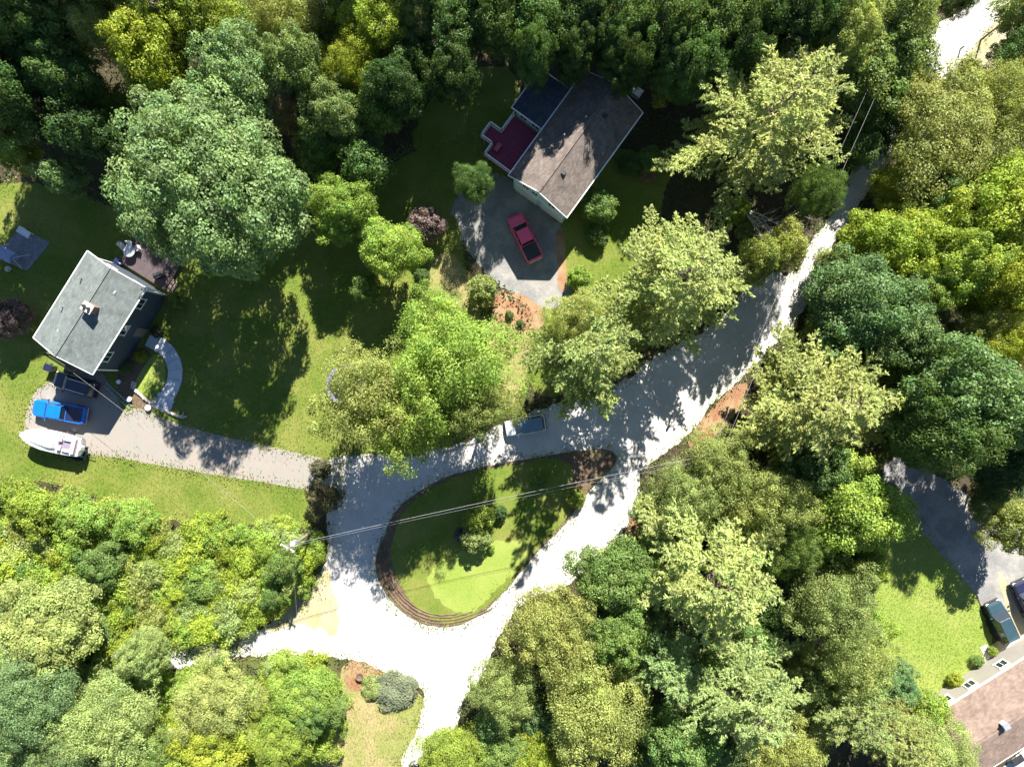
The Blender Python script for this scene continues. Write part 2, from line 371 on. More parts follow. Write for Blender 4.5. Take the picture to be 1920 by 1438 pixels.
# ------------------------------------------------------------------ houses
def gable(rt, L, D, ez, rise, roofm, wallm, ov=.35, trim=True):
    hl, hd = L / 2 - ov, D / 2 - ov
    wh = ez - .05
    m = MB()
    rr = rise * hd / (D / 2)
    v = [(-hl, -hd, 0), (hl, -hd, 0), (hl, hd, 0), (-hl, hd, 0), (-hl, -hd, wh), (hl, -hd, wh), (hl, hd, wh), (-hl, hd, wh), (-hl, 0, wh + rr), (hl, 0, wh + rr)]
    m.add(v, [(0, 1, 5, 4), (2, 3, 7, 6), (1, 2, 6, 9, 5), (3, 0, 4, 8, 7), (3, 2, 1, 0)])
    wl_ = m.build('wall', wallm, rt)
    m = MB(); t = .14
    a, b = L / 2, D / 2
    for s in (-1, 1):
        v = [(-a, s * b, ez), (a, s * b, ez), (a, 0, ez + rise), (-a, 0, ez + rise)]
        v2 = [(x, y, z + t) for x, y, z in v]
        fs = [(0, 1, 2, 3), (7, 6, 5, 4), (0, 4, 5, 1), (2, 6, 7, 3), (1, 5, 6, 2), (3, 7, 4, 0)]
        m.add(v + v2, fs)
    rf = m.build('roof', roofm, rt)
    MB().box((0, 0, ez + rise + t + .01), (L, .3, .05)).build('ridge_cap', roofm, rf)
    if trim:
        for s in (-1, 1):
            MB().box((0, s * (b + .06), ez + .02), (L + .1, .12, .14)).build('gutter', M['white'], rt)
            for sy in (-1, 1):
                m = MB(); x = s * (a + .03); ww = .03
                v = []
                for xx in (x - ww, x + ww):
                    v += [(xx, sy * b, ez - .08), (xx, sy * b, ez + t + .02), (xx, 0, ez + rise + t + .02), (xx, 0, ez + rise - .08)]
                m.add(v, [(0, 1, 2, 3), (7, 6, 5, 4), (0, 4, 5, 1), (1, 5, 6, 2), (2, 6, 7, 3), (3, 7, 4, 0)])
                m.build('rake_trim', M['white'], rt)
    return rf
def window(rt, x, y, z, w_, h_, ax):
    """ax: outward normal '+x','-x','+y','-y'"""
    s = 1 if ax[0] == '+' else -1; t = .07
    m = MB()
    def bx(u, zz, du, dz, th, o):
        if ax[1] == 'x': return ((x + s * o, y + u, z + zz), (th, du, dz))
        return ((x + u, y + s * o, z + zz), (du, th, dz))
    for (u, zz, du, dz) in ((0, h_ / 2, w_ + .2, .1), (0, -h_ / 2, w_ + .26, .12), (-w_ / 2, 0, .1, h_ - .1), (w_ / 2, 0, .1, h_ - .1), (0, 0, .05, h_ - .1)):
        m.box(*bx(u, zz, du, dz, t, .035))
    f = m.build('window', M['white'], rt)
    MB().box(*bx(0, 0, w_ - .06, h_ - .06, .02, .02)).build('pane', M['glass'], f)
    return f
def railing(rt, pts, z, h=1.0, mt='white'):
    m = MB()
    for i in range(len(pts) - 1):
        a, b = Vector(pts[i]), Vector(pts[i + 1]); L = (b - a).length; an = math.atan2(b.y - a.y, b.x - a.x); c = (a + b) / 2
        m.box((c.x, c.y, z + h), (L, .12, .07), an); m.box((c.x, c.y, z + .12), (L, .06, .06), an)
        n = max(2, int(L / .16))
        for k in range(n):
            p = a + (b - a) * (k + .5) / n
            m.box((p.x, p.y, z + h / 2), (.035, .035, h - .1), an)
        for p in (a, b): m.box((p.x, p.y, z + h / 2 + .03), (.13, .13, h + .1), an)
    return m.build('railing', M[mt], rt)

# house with the maroon deck, top centre
hA = root('house', 'pale blue house with mauve-brown gable roof and maroon side deck, beside the red pickup', 'house', (6.45, 24.25, 0), R(54))
LA, DA, EA = 13.1, 7.2, 4.8
rf = gable(hA, LA, DA, EA, 1.75, M['roof_mauve'], M['siding_blue'])
for x in (-3.5, 3.5): MB().box((x, -.9, EA + 1.5), (.4, .4, .3)).build('roof_vent', M['black'], rf)
for (x, y) in ((2.2, .5), (-.5, 1.2)): MB().cyl((x, y, EA + 1.0), .08, 1.0, 8).build('vent_pipe', M['galv'], rf)
xw = -(LA / 2 - .35)
for y in (.55, 1.65): window(hA, xw, y, 3.75, .8, 1.0, '-x')
window(hA, xw, -1.6, 3.75, 1.0, 1.0, '-x')
MB().box((xw - .03, 0, 2.75), (.06, 6.5, .16)).build('belt_trim', M['white'], hA)
for y in (-1.75, 1.6):
    gd = MB().box((xw - .03, y, 1.15), (.06, 2.7, 2.2)).build('garage_door', M['white'], hA)
    m = MB()
    for k in range(4): m.box((xw - .075, y, .35 + k * .55), (.03, 2.6, .05))
    m.build('door_panel', M['galv'], gd)
for x in (-4, -1, 2, 4.6): window(hA, x, -(DA / 2 - .35), 3.4, 1.0, 1.1, '-y')
window(hA, -4.6, DA / 2 - .35, 3.6, .9, 1.1, '+y')
sd = MB().box((-2.2, DA / 2 - .32, 3.45), (1.7, .06, 2.05)).build('patio_door', M['white'], hA)
MB().box((-2.2, DA / 2 - .28, 3.45), (1.5, .03, 1.85)).build('pane', M['glass'], sd)
# bump-out with navy roof
MB().box((1.75, 5.4, 2.1), (4.2, 3.5, 4.2)).build('wall', M['siding_blue'], hA)
m = MB(); m.add([(-.65, 7.5, 4.2), (4.2, 7.5, 4.2), (4.2, 3.62, 4.68), (-.65, 3.62, 4.68), (-.65, 7.5, 4.34), (4.2, 7.5, 4.34), (4.2, 3.62, 4.82), (-.65, 3.62, 4.82)],
             [(3, 2, 1, 0), (4, 5, 6, 7), (0, 1, 5, 4), (1, 2, 6, 5), (2, 3, 7, 6), (3, 0, 4, 7)])
m.build('roof', M['roof_navy'], hA)
m = MB(); m.box((1.78, 7.56, 4.27), (4.95, .1, .18)); m.box((-.7, 5.55, 4.51), (.1, 3.9, .18), 0, 1, 0); m.box((4.25, 5.55, 4.51), (.1, 3.9, .18)); m.build('eave_trim', M['white'], hA)
window(hA, -.35, 4.7, 3.2, .9, 1.3, '-x'); window(hA, -.35, 6.2, 3.2, .9, 1.3, '-x')
# deck
MB().box((-3.2, 5.42, 2.3), (5.2, 3.85, .16)).build('deck', M['deck_red'], hA)
MB().box((-3.6, 8.05, 2.2), (1.5, 1.35, .14)).build('landing', M['deck_red'], hA)
for x in (-5.6, -3.2, -.9):
    for y in (4, 7.2): MB().box((x, y, 1.1), (.14, .14, 2.2)).build('deck_post', M['wood'], hA)
for x in (-4.2, -3): MB().box((x, 8.6, 1.06), (.12, .12, 2.1)).build('deck_post', M['wood'], hA)
railing(hA, [(-.6, 7.3), (-2.8, 7.3), (-2.8, 8.7), (-4.4, 8.7), (-4.4, 7.3), (-5.75, 7.3), (-5.75, 3.75)], 2.36)
MB().box((-4.4, 6.6, 2.75), (.9, .5, .7)).build('planter', M['taillamp'], hA)
blk = root('storage_bin', 'small pale lidded bin behind the mauve-roofed house corner', 'storage bin', W(1190, 177), R(54))
MB().box((0, 0, .45), (.8, 1.3, .9)).build('bin_body', M['galv'], blk, bevel=.03)
MB().box((0, 0, .93), (.9, 1.4, .07)).build('lid', M['white'], blk, bevel=.02)
MB().box((-.47, 0, .8), (.05, .4, .06)).build('handle', M['black'], blk)

# grey-roofed house, left
hB = root('house', 'grey shingle-roofed house with a small white chimney, beside the boat and blue pickup', 'house', (-42.36, 7.09, 0), R(58))
LB, DB, EB = 10.2, 6.9, 5.5
rf = gable(hB, LB, DB, EB, 1.25, M['roof_grey'], M['siding_slate'])
MB().box((.75, -.6, 6.9), (.8, 1.0, 1.1)).build('chimney', M['brick'], rf)
ch = MB(); ch.box((.75, -.6, 7.5), (.95, 1.15, .12)); ch.build('chimney_cap', M['stone'], rf)
for y in (-.85, -.35): MB().cyl((.75, y, 7.56), .15, .3, 12).build('flue', M['black'], rf)
for (x, y) in ((3.2, -1.4), (-3.0, 1.2)): MB().box((x, y, 6.25 if y < 0 else 6.3), (.35, .35, .3)).build('roof_vent', M['galv'], rf)
for (x, y) in ((2.6, 2.2), (-.8, 2.3)): MB().cyl((x, y, 5.9), .07, .7, 8).build('vent_pipe', M['galv'], rf)
for x in (-3.2, 0, 3.2): window(hB, x, -(DB / 2 - .35), 4.2, 1.1, 1.1, '-y')
for x in (-3, 0, 3): window(hB, x, DB / 2 - .35, 4.0, 1.1, 1.1, '+y')
for y in (-1.5, 1.6): window(hB, LB / 2 - .35, y, 4.2, 1.0, 1.1, '+x')
dr = MB().box((0, -(DB / 2 - .32), 1.15), (1.0, .07, 2.1)).build('door', M['wood'], hB)
MB().box((.35, -(DB / 2 - .27), 1.1), (.05, .06, .1)).build('handle', M['chrome'], dr)
for (x, y) in ((4.75, -3.1), (4.75, 3.1), (-4.75, -3.1), (-4.75, 3.1)): MB().box((x, y, 2.7), (.16, .16, 5.3)).build('corner_trim', M['white'], hB)
# balcony off the south-west gable
MB().box((-5.75, 1.0, 2.75), (1.7, 3.6, .14)).build('balcony_floor', M['wood'], hB)
railing(hB, [(-4.9, 2.75), (-6.55, 2.75), (-6.55, -.75), (-4.9, -.75)], 2.8, 1.0, 'wood')
for y in (2.7, -.7): MB().box((-6.5, y, 1.35), (.14, .14, 2.7)).build('balcony_post', M['wood'], hB)
# back deck
dk = root('wooden_deck', 'low brown wooden deck behind the grey-roofed house', 'deck', hB.location, R(58))
MB().box((6.75, .3, .45), (3.2, 5.9, .14)).build('deck_floor', M['deck_brown'], dk)
for x in (5.3, 8.2):
    for y in (-2.5, .3, 3.1): MB().box((x, y, .2), (.14, .14, .4)).build('deck_post', M['wood'], dk)
for k in range(2): MB().box((5.9 + k * .0, -2.85 - k * .32, .3 - k * .15), (1.4, .32, .14)).build('step', M['wood'], dk)
def hb(x, y, z=0):
    c, s = math.cos(R(58)), math.sin(R(58)); return (hB.location.x + x * c - y * s, hB.location.y + x * s + y * c, z)
tb = root('patio_table', 'round glass patio table on the brown deck behind the grey-roofed house', 'table', W(249, 474, .52))
MB().cyl((0, 0, .70), .6, .04, 28).build('tabletop', M['galv'], tb)
MB().cyl((0, 0, 0), .05, .70, 10).build('pedestal', M['black'], tb)
MB().cyl((0, 0, 0), .3, .04, 18).build('base', M['black'], tb)
def chair_(x, y, z, rz, label, grp):
    c = root('patio_chair', label, 'chair', W(x, y, z), rz, grp)
    MB().box((0, 0, .42), (.46, .46, .06)).build('seat', M['white'], c, bevel=.02)
    MB().box((-.22, 0, .68), (.05, .46, .5)).build('backrest', M['white'], c, bevel=.02)
    for sx in (-1, 1):
        for sy in (-1, 1): MB().box((sx * .19, sy * .19, .2), (.035, .035, .4)).build('leg', M['white'], c)
        MB().box((.0, sx * .25, .6), (.42, .05, .04)).build('armrest', M['white'], c)
for (x, y, lb) in ((232, 461, 'white patio chair standing farthest left of the round deck table'), (239, 468, 'white patio chair between the outermost chair and the deck table'), (247, 459, 'white patio chair at the upper side of the round deck table'), (263, 467, 'white patio chair at the right side of the round deck table')):
    chair_(x, y, .52 if x > 240 else .0, math.atan2(-(474 - y), 249 - x), lb, 'white chairs around the patio table')
M['lilac'] = mat('lilac_cushion', (.4, .4, .75), .8, .1)
for (x, y, lb) in ((222, 491, 'lilac cushioned lounge chair, the one nearer the roof corner beside the deck'), (233, 490, 'lilac cushioned lounge chair, the one nearer the brown deck')):
    c = root('lounge_chair', lb, 'chair', W(x, y, .0), R(58), 'lilac lounge chairs by the deck')
    MB().box((0, 0, .36), (.6, .58, .14)).build('cushion', M['lilac'], c, bevel=.05)
    MB().box((-.32, 0, .62), (.14, .58, .5)).build('backrest', M['lilac'], c, bevel=.05)
    for sx in (-1, 1):
        for sy in (-1, 1): MB().box((sx * .24, sy * .24, .15), (.05, .05, .3)).build('leg', M['white'], c)
gr = root('barbecue_grill', 'covered dark grill standing at the corner of the brown deck', 'grill', W(303, 517, .52), R(20))
MB().box((0, 0, .45), (1.1, .55, .8)).build('cart', M['black'], gr, bevel=.04)
m = MB(); rings = []
for x in (-.4, .4): rings.append([(x, .27 * math.cos(a), .85 + .27 * math.sin(a)) for a in [math.pi * k / 8 for k in range(9)]])
m.loft(rings).build('hood', M['black'], gr)
MB().box((0, -.32, .95), (.6, .04, .04)).build('handle', M['chrome'], gr)

# lower-right tan-roofed house
hC = root('house', 'tan-roofed house with white trim in the bottom right corner', 'house', (52.9, -33.2, 0), R(32.3))
rf = gable(hC, 17, 7.7, 3.2, 1.2, M['roof_tan'], M['siding_tan'])
MB().box((-3.2, .3, 4.5), (.5, .5, 1.0)).build('chimney', M['white'], rf)
MB().box((-3.2, .3, 5.05), (.65, .65, .1)).build('chimney_cap', M['galv'], rf)
for x in (-6, -3, 1, 5): window(hC, x, 3.5, 1.7, 1.1, 1.0, '+y')
for x in (-6, -2, 3): window(hC, x, -3.5, 1.7, 1.1, 1.0, '-y')
for y in (-1.5, 1.5): window(hC, -8.15, y, 1.7, 1.0, 1.0, '-x')
sheet('patio', [(1865, 1228), (1880, 1215), (1910, 1195), (1990, 1150), (1990, 1200), (1895, 1245), (1875, 1252)], .06, M['road'], .04, 30, 0)
sheet('patio', [(1836, 1213), (1850, 1207), (1872, 1243), (1858, 1250)], .062, M['road'], .03, 31, 0)
sheet('sandy_shoulder', [(1800, 1290), (1850, 1215), (1870, 1200), (1900, 1190), (1910, 1240), (1830, 1300)], .04, M['sand'], .1, 32, 1)
sheet('stone_path', [(1785, 1318), (1880, 1250), (1890, 1256), (1800, 1322)], .05, M['slab'], .06, 33, 0)
sheet('sandy_shoulder', [(1866, 1070), (1880, 1075), (1925, 1180), (1905, 1195), (1890, 1150)], .045, M['sand'], .12, 34, 1)
fence = root('picket_fence', 'low white picket railing along the front of the tan-roofed house', 'fence', W(1830, 1290))
fl = Vector(fence.location)
A = Vector(W(1800, 1310)) - fl; B = Vector(W(1868, 1262)) - fl
for z in (.35, .75): MB().tube([A + Vector((0, 0, z)), B + Vector((0, 0, z))], .035, 4).build('rail', M['white'], fence)
for k in range(26):
    p = A + (B - A) * k / 25; MB().box((p.x, p.y, .48), (.08, .04, .95), R(32)).build('picket', M['white'], fence)
wb = root('garden_bench', 'white bench by the shrub at the left corner of the tan-roofed house', 'bench', W(1775, 1308), R(-35))
MB().box((0, 0, .45), (1.4, .45, .05)).build('seat', M['white'], wb); MB().box((0, .24, .72), (1.4, .05, .42), 0).build('backrest', M['white'], wb)
for s in (-.6, .6): MB().box((s, 0, .21), (.07, .42, .42)).build('leg', M['white'], wb)
pt = root('patio_table', 'dark slatted table on the pale ground at the bottom right corner', 'table', W(1900, 1418), R(32))
MB().box((0, 0, .72), (1.3, .8, .05)).build('tabletop', M['black'], pt)
for sx in (-.55, .55):
    for sy in (-.3, .3): MB().box((sx, sy, .35), (.06, .06, .7)).build('leg', M['black'], pt)
sheet('patio', [(1880, 1438), (1930, 1395), (2000, 1380), (2000, 1500), (1880, 1500)], .05, M['road'], .04, 35, 0)

# patio top left
sheet('patio', [(6, 463), (40, 428), (94, 455), (52, 508), (20, 495)], .05, M['patio'], .02, 36, 0)
tt = root('slatted_table', 'white slatted table on the small dark patio at the left edge', 'table', W(53, 438, .1), R(-32))
m = MB()
for k in range(6): m.box((0, -.3 + k * .12, .72), (1.5, .09, .04))
m.build('tabletop', M['white'], tt)
MB().box((0, 0, .67), (1.3, .06, .05)).build('crossbar', M['white'], tt)
for sx in (-.6, .6):
    for sy in (-.28, .28): MB().box((sx, sy, .33), (.06, .06, .66)).build('leg', M['white'], tt)
M['canopy'] = mat('canopy_fabric', (.22, .26, .38), .8, .15, 2)
sw = root('canopy_swing', 'patio swing seat under a blue-grey canopy on the dark patio', 'swing', W(30, 481), R(-28))
m = MB(); m.add([(-1.15, -.65, 1.9), (1.15, -.65, 1.9), (1.15, .65, 1.9), (-1.15, .65, 1.9), (-1.0, 0, 2.1), (1.0, 0, 2.1)], [(0, 1, 5, 4), (2, 3, 4, 5), (0, 4, 3), (1, 2, 5), (3, 2, 1, 0)])
m.build('canopy', M['canopy'], sw)
for s in (-1, 1):
    m = MB(); m.tube([(s * 1.25, -.9, 0), (s * 1.1, 0, 1.95)], .03, 6); m.tube([(s * 1.25, .9, 0), (s * 1.1, 0, 1.95)], .03, 6); m.build('side_frame', M['white'], sw)
MB().box((0, 0, .5), (1.6, .5, .1)).build('seat', M['canopy'], sw); MB().box((0, .3, .8), (1.6, .08, .5)).build('backrest', M['canopy'], sw)
rk = root('garden_boulder', 'small pale boulder on the shaded grass below the dark patio', 'boulder', W(17, 505))
m = MB(); rings = []
for k, (zz, rr) in enumerate(((0, .32), (.15, .4), (.32, .28), (.4, .1))): rings.append([(rr * math.cos(a) * (1 + .15 * math.sin(3 * a + k)), rr * .8 * math.sin(a), zz) for a in [2 * math.pi * j / 10 for j in range(10)]][::-1])
m.loft(rings).build('rock', M['stone'], rk)

# ------------------------------------------------------------------ vehicles
def ring(x, hw, z0, z1, r=.18, tuck=.0):
    """rounded cross-section at station x"""
    r = min(r, hw * .45, (z1 - z0) * .45); pts = []
    for cx, cz, a0 in ((hw - r, z0 + r * .6, -90), (hw - tuck - r, z1 - r, 0), (-(hw - tuck - r), z1 - r, 90), (-(hw - r), z0 + r * .6, 180)):
        for k in range(5):
            a = R(a0 + k * 22.5); rz = r * .6 if a0 in (-90, 180) else r
            pts.append((x, cx + r * math.cos(a), cz + rz * math.sin(a)))
    return pts
def wheels(rt, xs, y, r=.36, wd=.24):
    for x in xs:
        for s in (-1, 1):
            wh = MB().tube([(x, s * (y - wd / 2), r), (x, s * (y + wd / 2), r)], r, 20).build('wheel', M['rubber'], rt)
            MB().tube([(x, s * (y + wd / 2), r), (x, s * (y + wd / 2 + .012), r)], r * .6, 14).build('rim', M['chrome'], wh)
def vehicle(label, cat, name, loc, rz, paint, L, Wd, st, cabin, roofst, roofm=None, bed=None, rails=False, wr=.36, group=None, rackm=None):
    """st: (x, halfwidth, z0, z1) body stations; cabin: (x, hw_bottom, hw_top, z0, z1) glass stations; roofst: x range of roof"""
    rt = root(name, label, cat, loc, rz, group)
    m = MB(); m.loft([ring(*s) for s in st]).build('body', paint, rt, smooth=False, bevel=.02)
    m = MB(); rings = []
    for (x, hb_, ht, z0, z1) in cabin:
        rings.append([(x, hb_, z0), (x, ht, z1), (x, -ht, z1), (x, -hb_, z0)][::1])
    m.loft(rings).build('windows', M['glass'], rt)
    x0, x1, ht, z = roofst
    MB().loft([ring(x0, ht * .88, z - .02, z + .03, .04), ring(x0 + .12, ht, z - .03, z + .06, .05), ring(x1 - .12, ht, z - .03, z + .06, .05), ring(x1, ht * .88, z - .02, z + .03, .04)]).build('roof', roofm or paint, rt, bevel=.01)
    wheels(rt, (L / 2 - .85, -L / 2 + .95), Wd / 2 - .13, wr)
    zf = st[-1][3] - .12
    for s in (-1, 1):
        MB().box((L / 2 - .06, s * (Wd / 2 - .3), zf), (.14, .34, .16)).build('headlight', M['headlamp'], rt, bevel=.02)
        MB().box((-L / 2 + .04, s * (Wd / 2 - .2), .8), (.1, .2, .26)).build('taillight', M['taillamp'], rt, bevel=.02)
        xm = cabin[-1][0] - .25
        MB().box((xm, s * (Wd / 2 + .1), cabin[0][3] + .12), (.12, .22, .16)).build('mirror', paint, rt, bevel=.03)
        # pillars
        c = cabin
        m = MB()
        for (ia, ib) in ((len(c) - 1, len(c) - 2), (0, 1)):
            a, b = c[ia], c[ib]; m.tube([(a[0], s * a[1], a[3]), (b[0], s * b[2], b[4] + .01)], .045, 5)
        xc = (x0 + x1) / 2; m.tube([(xc, s * (c[1][1] + .01), c[0][3]), (xc, s * (c[1][2] + .01), c[1][4])], .05, 5)
        m.build('pillar', paint, rt)
    MB().box((L / 2 + .02, 0, .5), (.14, Wd - .25, .2)).build('bumper', M['black'], rt, bevel=.04)
    MB().box((-L / 2 - .02, 0, .5), (.14, Wd - .2, .2)).build('bumper', M['chrome'] if bed else M['black'], rt, bevel=.04)
    MB().box((L / 2 + .01, 0, zf), (.06, Wd - 1.0, .2)).build('grille', M['black'], rt)
    if rails:
        for s in (-1, 1): MB().box(((x0 + x1) / 2, s * (ht - .1), z + .12), (x1 - x0 - .4, .05, .05)).build('roof_rail', rackm or M['galv'], rt)
    if bed:
        bx0, bx1, bw, bz, bm = bed
        MB().box(((bx0 + bx1) / 2, 0, bz), (bx1 - bx0, bw, .04)).build('bed_cover', bm, rt, bevel=.01)
        for s in (-1, 1): MB().box(((bx0 + bx1) / 2, s * (bw / 2 + .06), bz + .0), (bx1 - bx0, .09, .1)).build('bed_rail', paint, rt, bevel=.02)
    return rt
def pickup(label, loc, rz, paint, bedm, L=5.5, Wd=1.95):
    st = [(-L / 2, .82, .45, 1.0), (-L / 2 + .15, .93, .35, 1.08), (-1.0, .96, .3, 1.08), (.3, .96, .3, 1.1), (1.3, .95, .3, 1.12), (1.9, .93, .32, 1.08), (L / 2 - .25, .9, .35, 1.02), (L / 2, .78, .42, .92)]
    cab = [(-.78, .84, .80, 1.05, 1.08), (-.62, .84, .68, 1.05, 1.72), (.75, .84, .68, 1.08, 1.72), (1.42, .84, .74, 1.08, 1.12)]
    return vehicle(label, 'pickup truck', 'pickup_truck', loc, rz, paint, L, Wd, st, cab, (-.66, .82, .69, 1.73), bed=(-L / 2 + .2, -.85, 1.6, 1.09, bedm), wr=.4)
def suv(label, loc, rz, paint, roofm=None, L=4.6, Wd=1.85, rails=True, name='parked_suv', rackm=None):
    st = [(-L / 2, .8, .4, 1.0), (-L / 2 + .12, .88, .3, 1.05), (-.5, .91, .28, 1.06), (.8, .91, .28, 1.06), (1.4, .88, .3, 1.04), (L / 2 - .25, .84, .32, .96), (L / 2, .72, .4, .85)]
    cab = [(-L / 2 + .12, .8, .72, 1.02, 1.05), (-L / 2 + .4, .82, .66, 1.02, 1.66), (.45, .82, .66, 1.04, 1.66), (1.15, .82, .72, 1.04, 1.08)]
    return vehicle(label, 'car', name, loc, rz, paint, L, Wd, st, cab, (-L / 2 + .34, .52, .67, 1.67), roofm=roofm, rails=rails, rackm=rackm)
def heading(x0, y0, x1, y1): return math.atan2(-(y1 - y0), x1 - x0)
M['red'] = mat('red_paint', (.8, .06, .14), .3, .05, 1, coat=.7)
M['blue'] = mat('blue_paint', (.005, .13, .55), .3, .06, 1, coat=.7)
M['navy'] = mat('navy_paint', (.015, .018, .045), .25, .1, 1, coat=.8)
M['silver'] = mat('silver_paint', (.6, .62, .64), .3, .05, 1, coat=.6)
M['teal'] = mat('dark_teal_paint', (.03, .06, .075), .22, .1, 1, coat=.8)
M['softtop'] = mat('blue_grey_roof', (.13, .2, .28), .5, .1, 2)
M['tonneau'] = mat('dark_tonneau', (.03, .035, .035), .7, .2, 3)
pickup('red pickup truck with a black bed cover, in front of the pale blue house', W(984, 449), heading(1003, 490, 962, 405), M['red'], M['tonneau'], 5.3, 1.9)
pickup('bright blue pickup truck parked beside the white boat', W(121, 771), heading(166, 781, 68, 764), M['blue'], M['navy'], 5.6, 1.95)  # navy on the bed cover paints in the shade over the bed
suv('dark navy suv with pale roof rails under the balcony end of the house', W(150, 721), heading(185, 734, 105, 710), M['navy'], rackm=M['white'])
suv('silver suv with a blue-grey roof parked on the verge of the shaded road', W(985, 797), heading(1022, 792, 945, 805), M['silver'], M['softtop'], L=4.3, rails=False)
suv('dark teal car standing beside the sunny lawn at the right edge', W(1868, 1160), heading(1886, 1199, 1852, 1125), M['teal'], None, L=4.5, rails=False, name='parked_car')
suv('black car cut by the right picture edge above the teal car', W(1918, 1122), heading(1936, 1161, 1902, 1087), M['navy'], M['black'], L=4.6, rails=True, name='parked_car')

# boat on its trailer
bt = root('motor_boat', 'white motor boat with covered bow on the driveway edge', 'boat', W(112, 826, .55), heading(186, 845, 42, 812))
M['gel'] = mat('gelcoat', (.8, .8, .8), .3, .03, 1, coat=.5)
M['hullgrey'] = mat('hull_stripe', (.2, .17, .22), .3, .15, 1, coat=.5)
M['seat'] = mat('seat_vinyl', (.55, .42, .36), .6, .15, 3)
def hullring(x, hw, z0, z1):
    return [(x, 0, z0), (x, hw * .75, z0 + .28), (x, hw * .95, z0 + .6), (x, hw, z1), (x, hw * .9, z1 + .05), (x, -hw * .9, z1 + .05), (x, -hw, z1), (x, -hw * .95, z0 + .6), (x, -hw * .75, z0 + .28)]
hs = [(-3.3, 1.05, 0, 1.15), (-2.5, 1.15, 0, 1.18), (-.5, 1.22, 0, 1.22), (1.2, 1.18, .02, 1.28), (2.4, .95, .15, 1.36), (3.2, .6, .4, 1.44), (3.75, .12, .85, 1.5)]
MB().loft([hullring(*h) for h in hs]).build('hull', M['gel'], bt, bevel=.015)
m = MB()
for s in (-1, 1):
    for i in range(len(hs) - 1):
        a, b = hs[i], hs[i + 1]
        m.add([(a[0], s * (a[1] * .96 + .02), a[2] + .62), (b[0], s * (b[1] * .96 + .02), b[2] + .62), (b[0], s * (b[1] + .02), b[3] - .12), (a[0], s * (a[1] + .02), a[3] - .12)], [(0, 1, 2, 3) if s < 0 else (3, 2, 1, 0)])
m.build('hull_stripe', M['hullgrey'], bt)
rings = []
for x, hw, h in ((-.6, 1.05, .35), (.2, 1.05, .5), (1.4, .9, .34), (2.6, .6, .2), (3.4, .2, .08)):
    zz = 1.22 + .07 * max(0, x)
    rings.append([(x, hw, zz), (x, hw * .6, zz + h * .8), (x, 0, zz + h), (x, -hw * .6, zz + h * .8), (x, -hw, zz)])
MB().loft(rings).build('bow_cover', M['white'], bt, smooth=True)
MB().box((-1.9, 0, 1.26), (2.4, 1.8, .03)).build('cockpit_floor', M['hullgrey'], bt)
for y in (-.5, .5):
    MB().box((-1.1, y, 1.45), (.5, .5, .25)).build('seat', M['seat'], bt, bevel=.05)
MB().box((-2.7, 0, 1.42), (.5, 1.7, .28)).build('stern_bench', M['seat'], bt, bevel=.05)
for y in (-.62, .62): MB().box((-1.9, y, 1.4), (.9, .3, .2)).build('side_bench', M['gel'], bt, bevel=.04)
en = MB().box((-3.55, 0, 1.25), (.5, .55, .75), 0, .8).build('outboard_motor', M['gel'], bt, bevel=.08)
MB().box((-3.62, 0, .55), (.22, .14, .8)).build('motor_leg', M['black'], en)
m = MB(); m.tube([(-.6, -1.0, 1.3), (-.5, -.6, 1.75), (-.5, .6, 1.75), (-.6, 1.0, 1.3)], .03, 6); m.build('windscreen_frame', M['chrome'], bt)
tr = root('boat_trailer', 'galvanised boat trailer carrying the white motor boat', 'trailer', W(112, 826), bt.rotation_euler[2])
m = MB()
for s in (-1, 1): m.tube([(-3.0, s * .8, .45), (2.0, s * .8, .45), (3.6, 0, .45)], .06, 6)
for x in (-2.6, -1, .8): m.box((x, 0, .45), (.08, 1.6, .08))
m.tube([(3.6, 0, .45), (5.0, 0, .4)], .06, 6); m.build('frame', M['galv'], tr)
wheels(tr, (-1.5,), 1.2, .32, .2)
for s in (-1, 1): MB().loft([[(-1.5 + .42 * math.cos(a), s * (1.2 + o), .32 + .42 * math.sin(a)) for o in (-.14, .14)] + [(-1.5 + .38 * math.cos(a), s * (1.2 + o), .32 + .38 * math.sin(a)) for o in (.14, -.14)] for a in [math.pi * k / 8 for k in range(9)]]).build('mudguard', M['black'], tr)
MB().cyl((4.7, 0, .0), .05, .6, 8).build('jack', M['galv'], tr)
ct = root('utility_trailer', 'small dark green utility trailer beside the stern of the boat', 'trailer', W(151, 850), R(-14))
m = MB(); m.box((0, 0, .42), (1.9, 1.1, .06))
for s in (-1, 1): m.box((0, s * .55, .62), (1.9, .06, .4)); m.box((s * .95, 0, .62), (.06, 1.04, .4))
m.build('cargo_box', M['darkgreen'], ct); wheels(ct, (0,), .7, .26, .16)
MB().tube([(.95, 0, .42), (1.9, 0, .4)], .04, 6).build('drawbar', M['black'], ct)
MB().box((0, -.18, .5), (1.5, .1, .1)).build('load_bar', M['galv'], ct)
bt.scale = (.88, .95, 1); tr.scale = (.86, .95, 1)
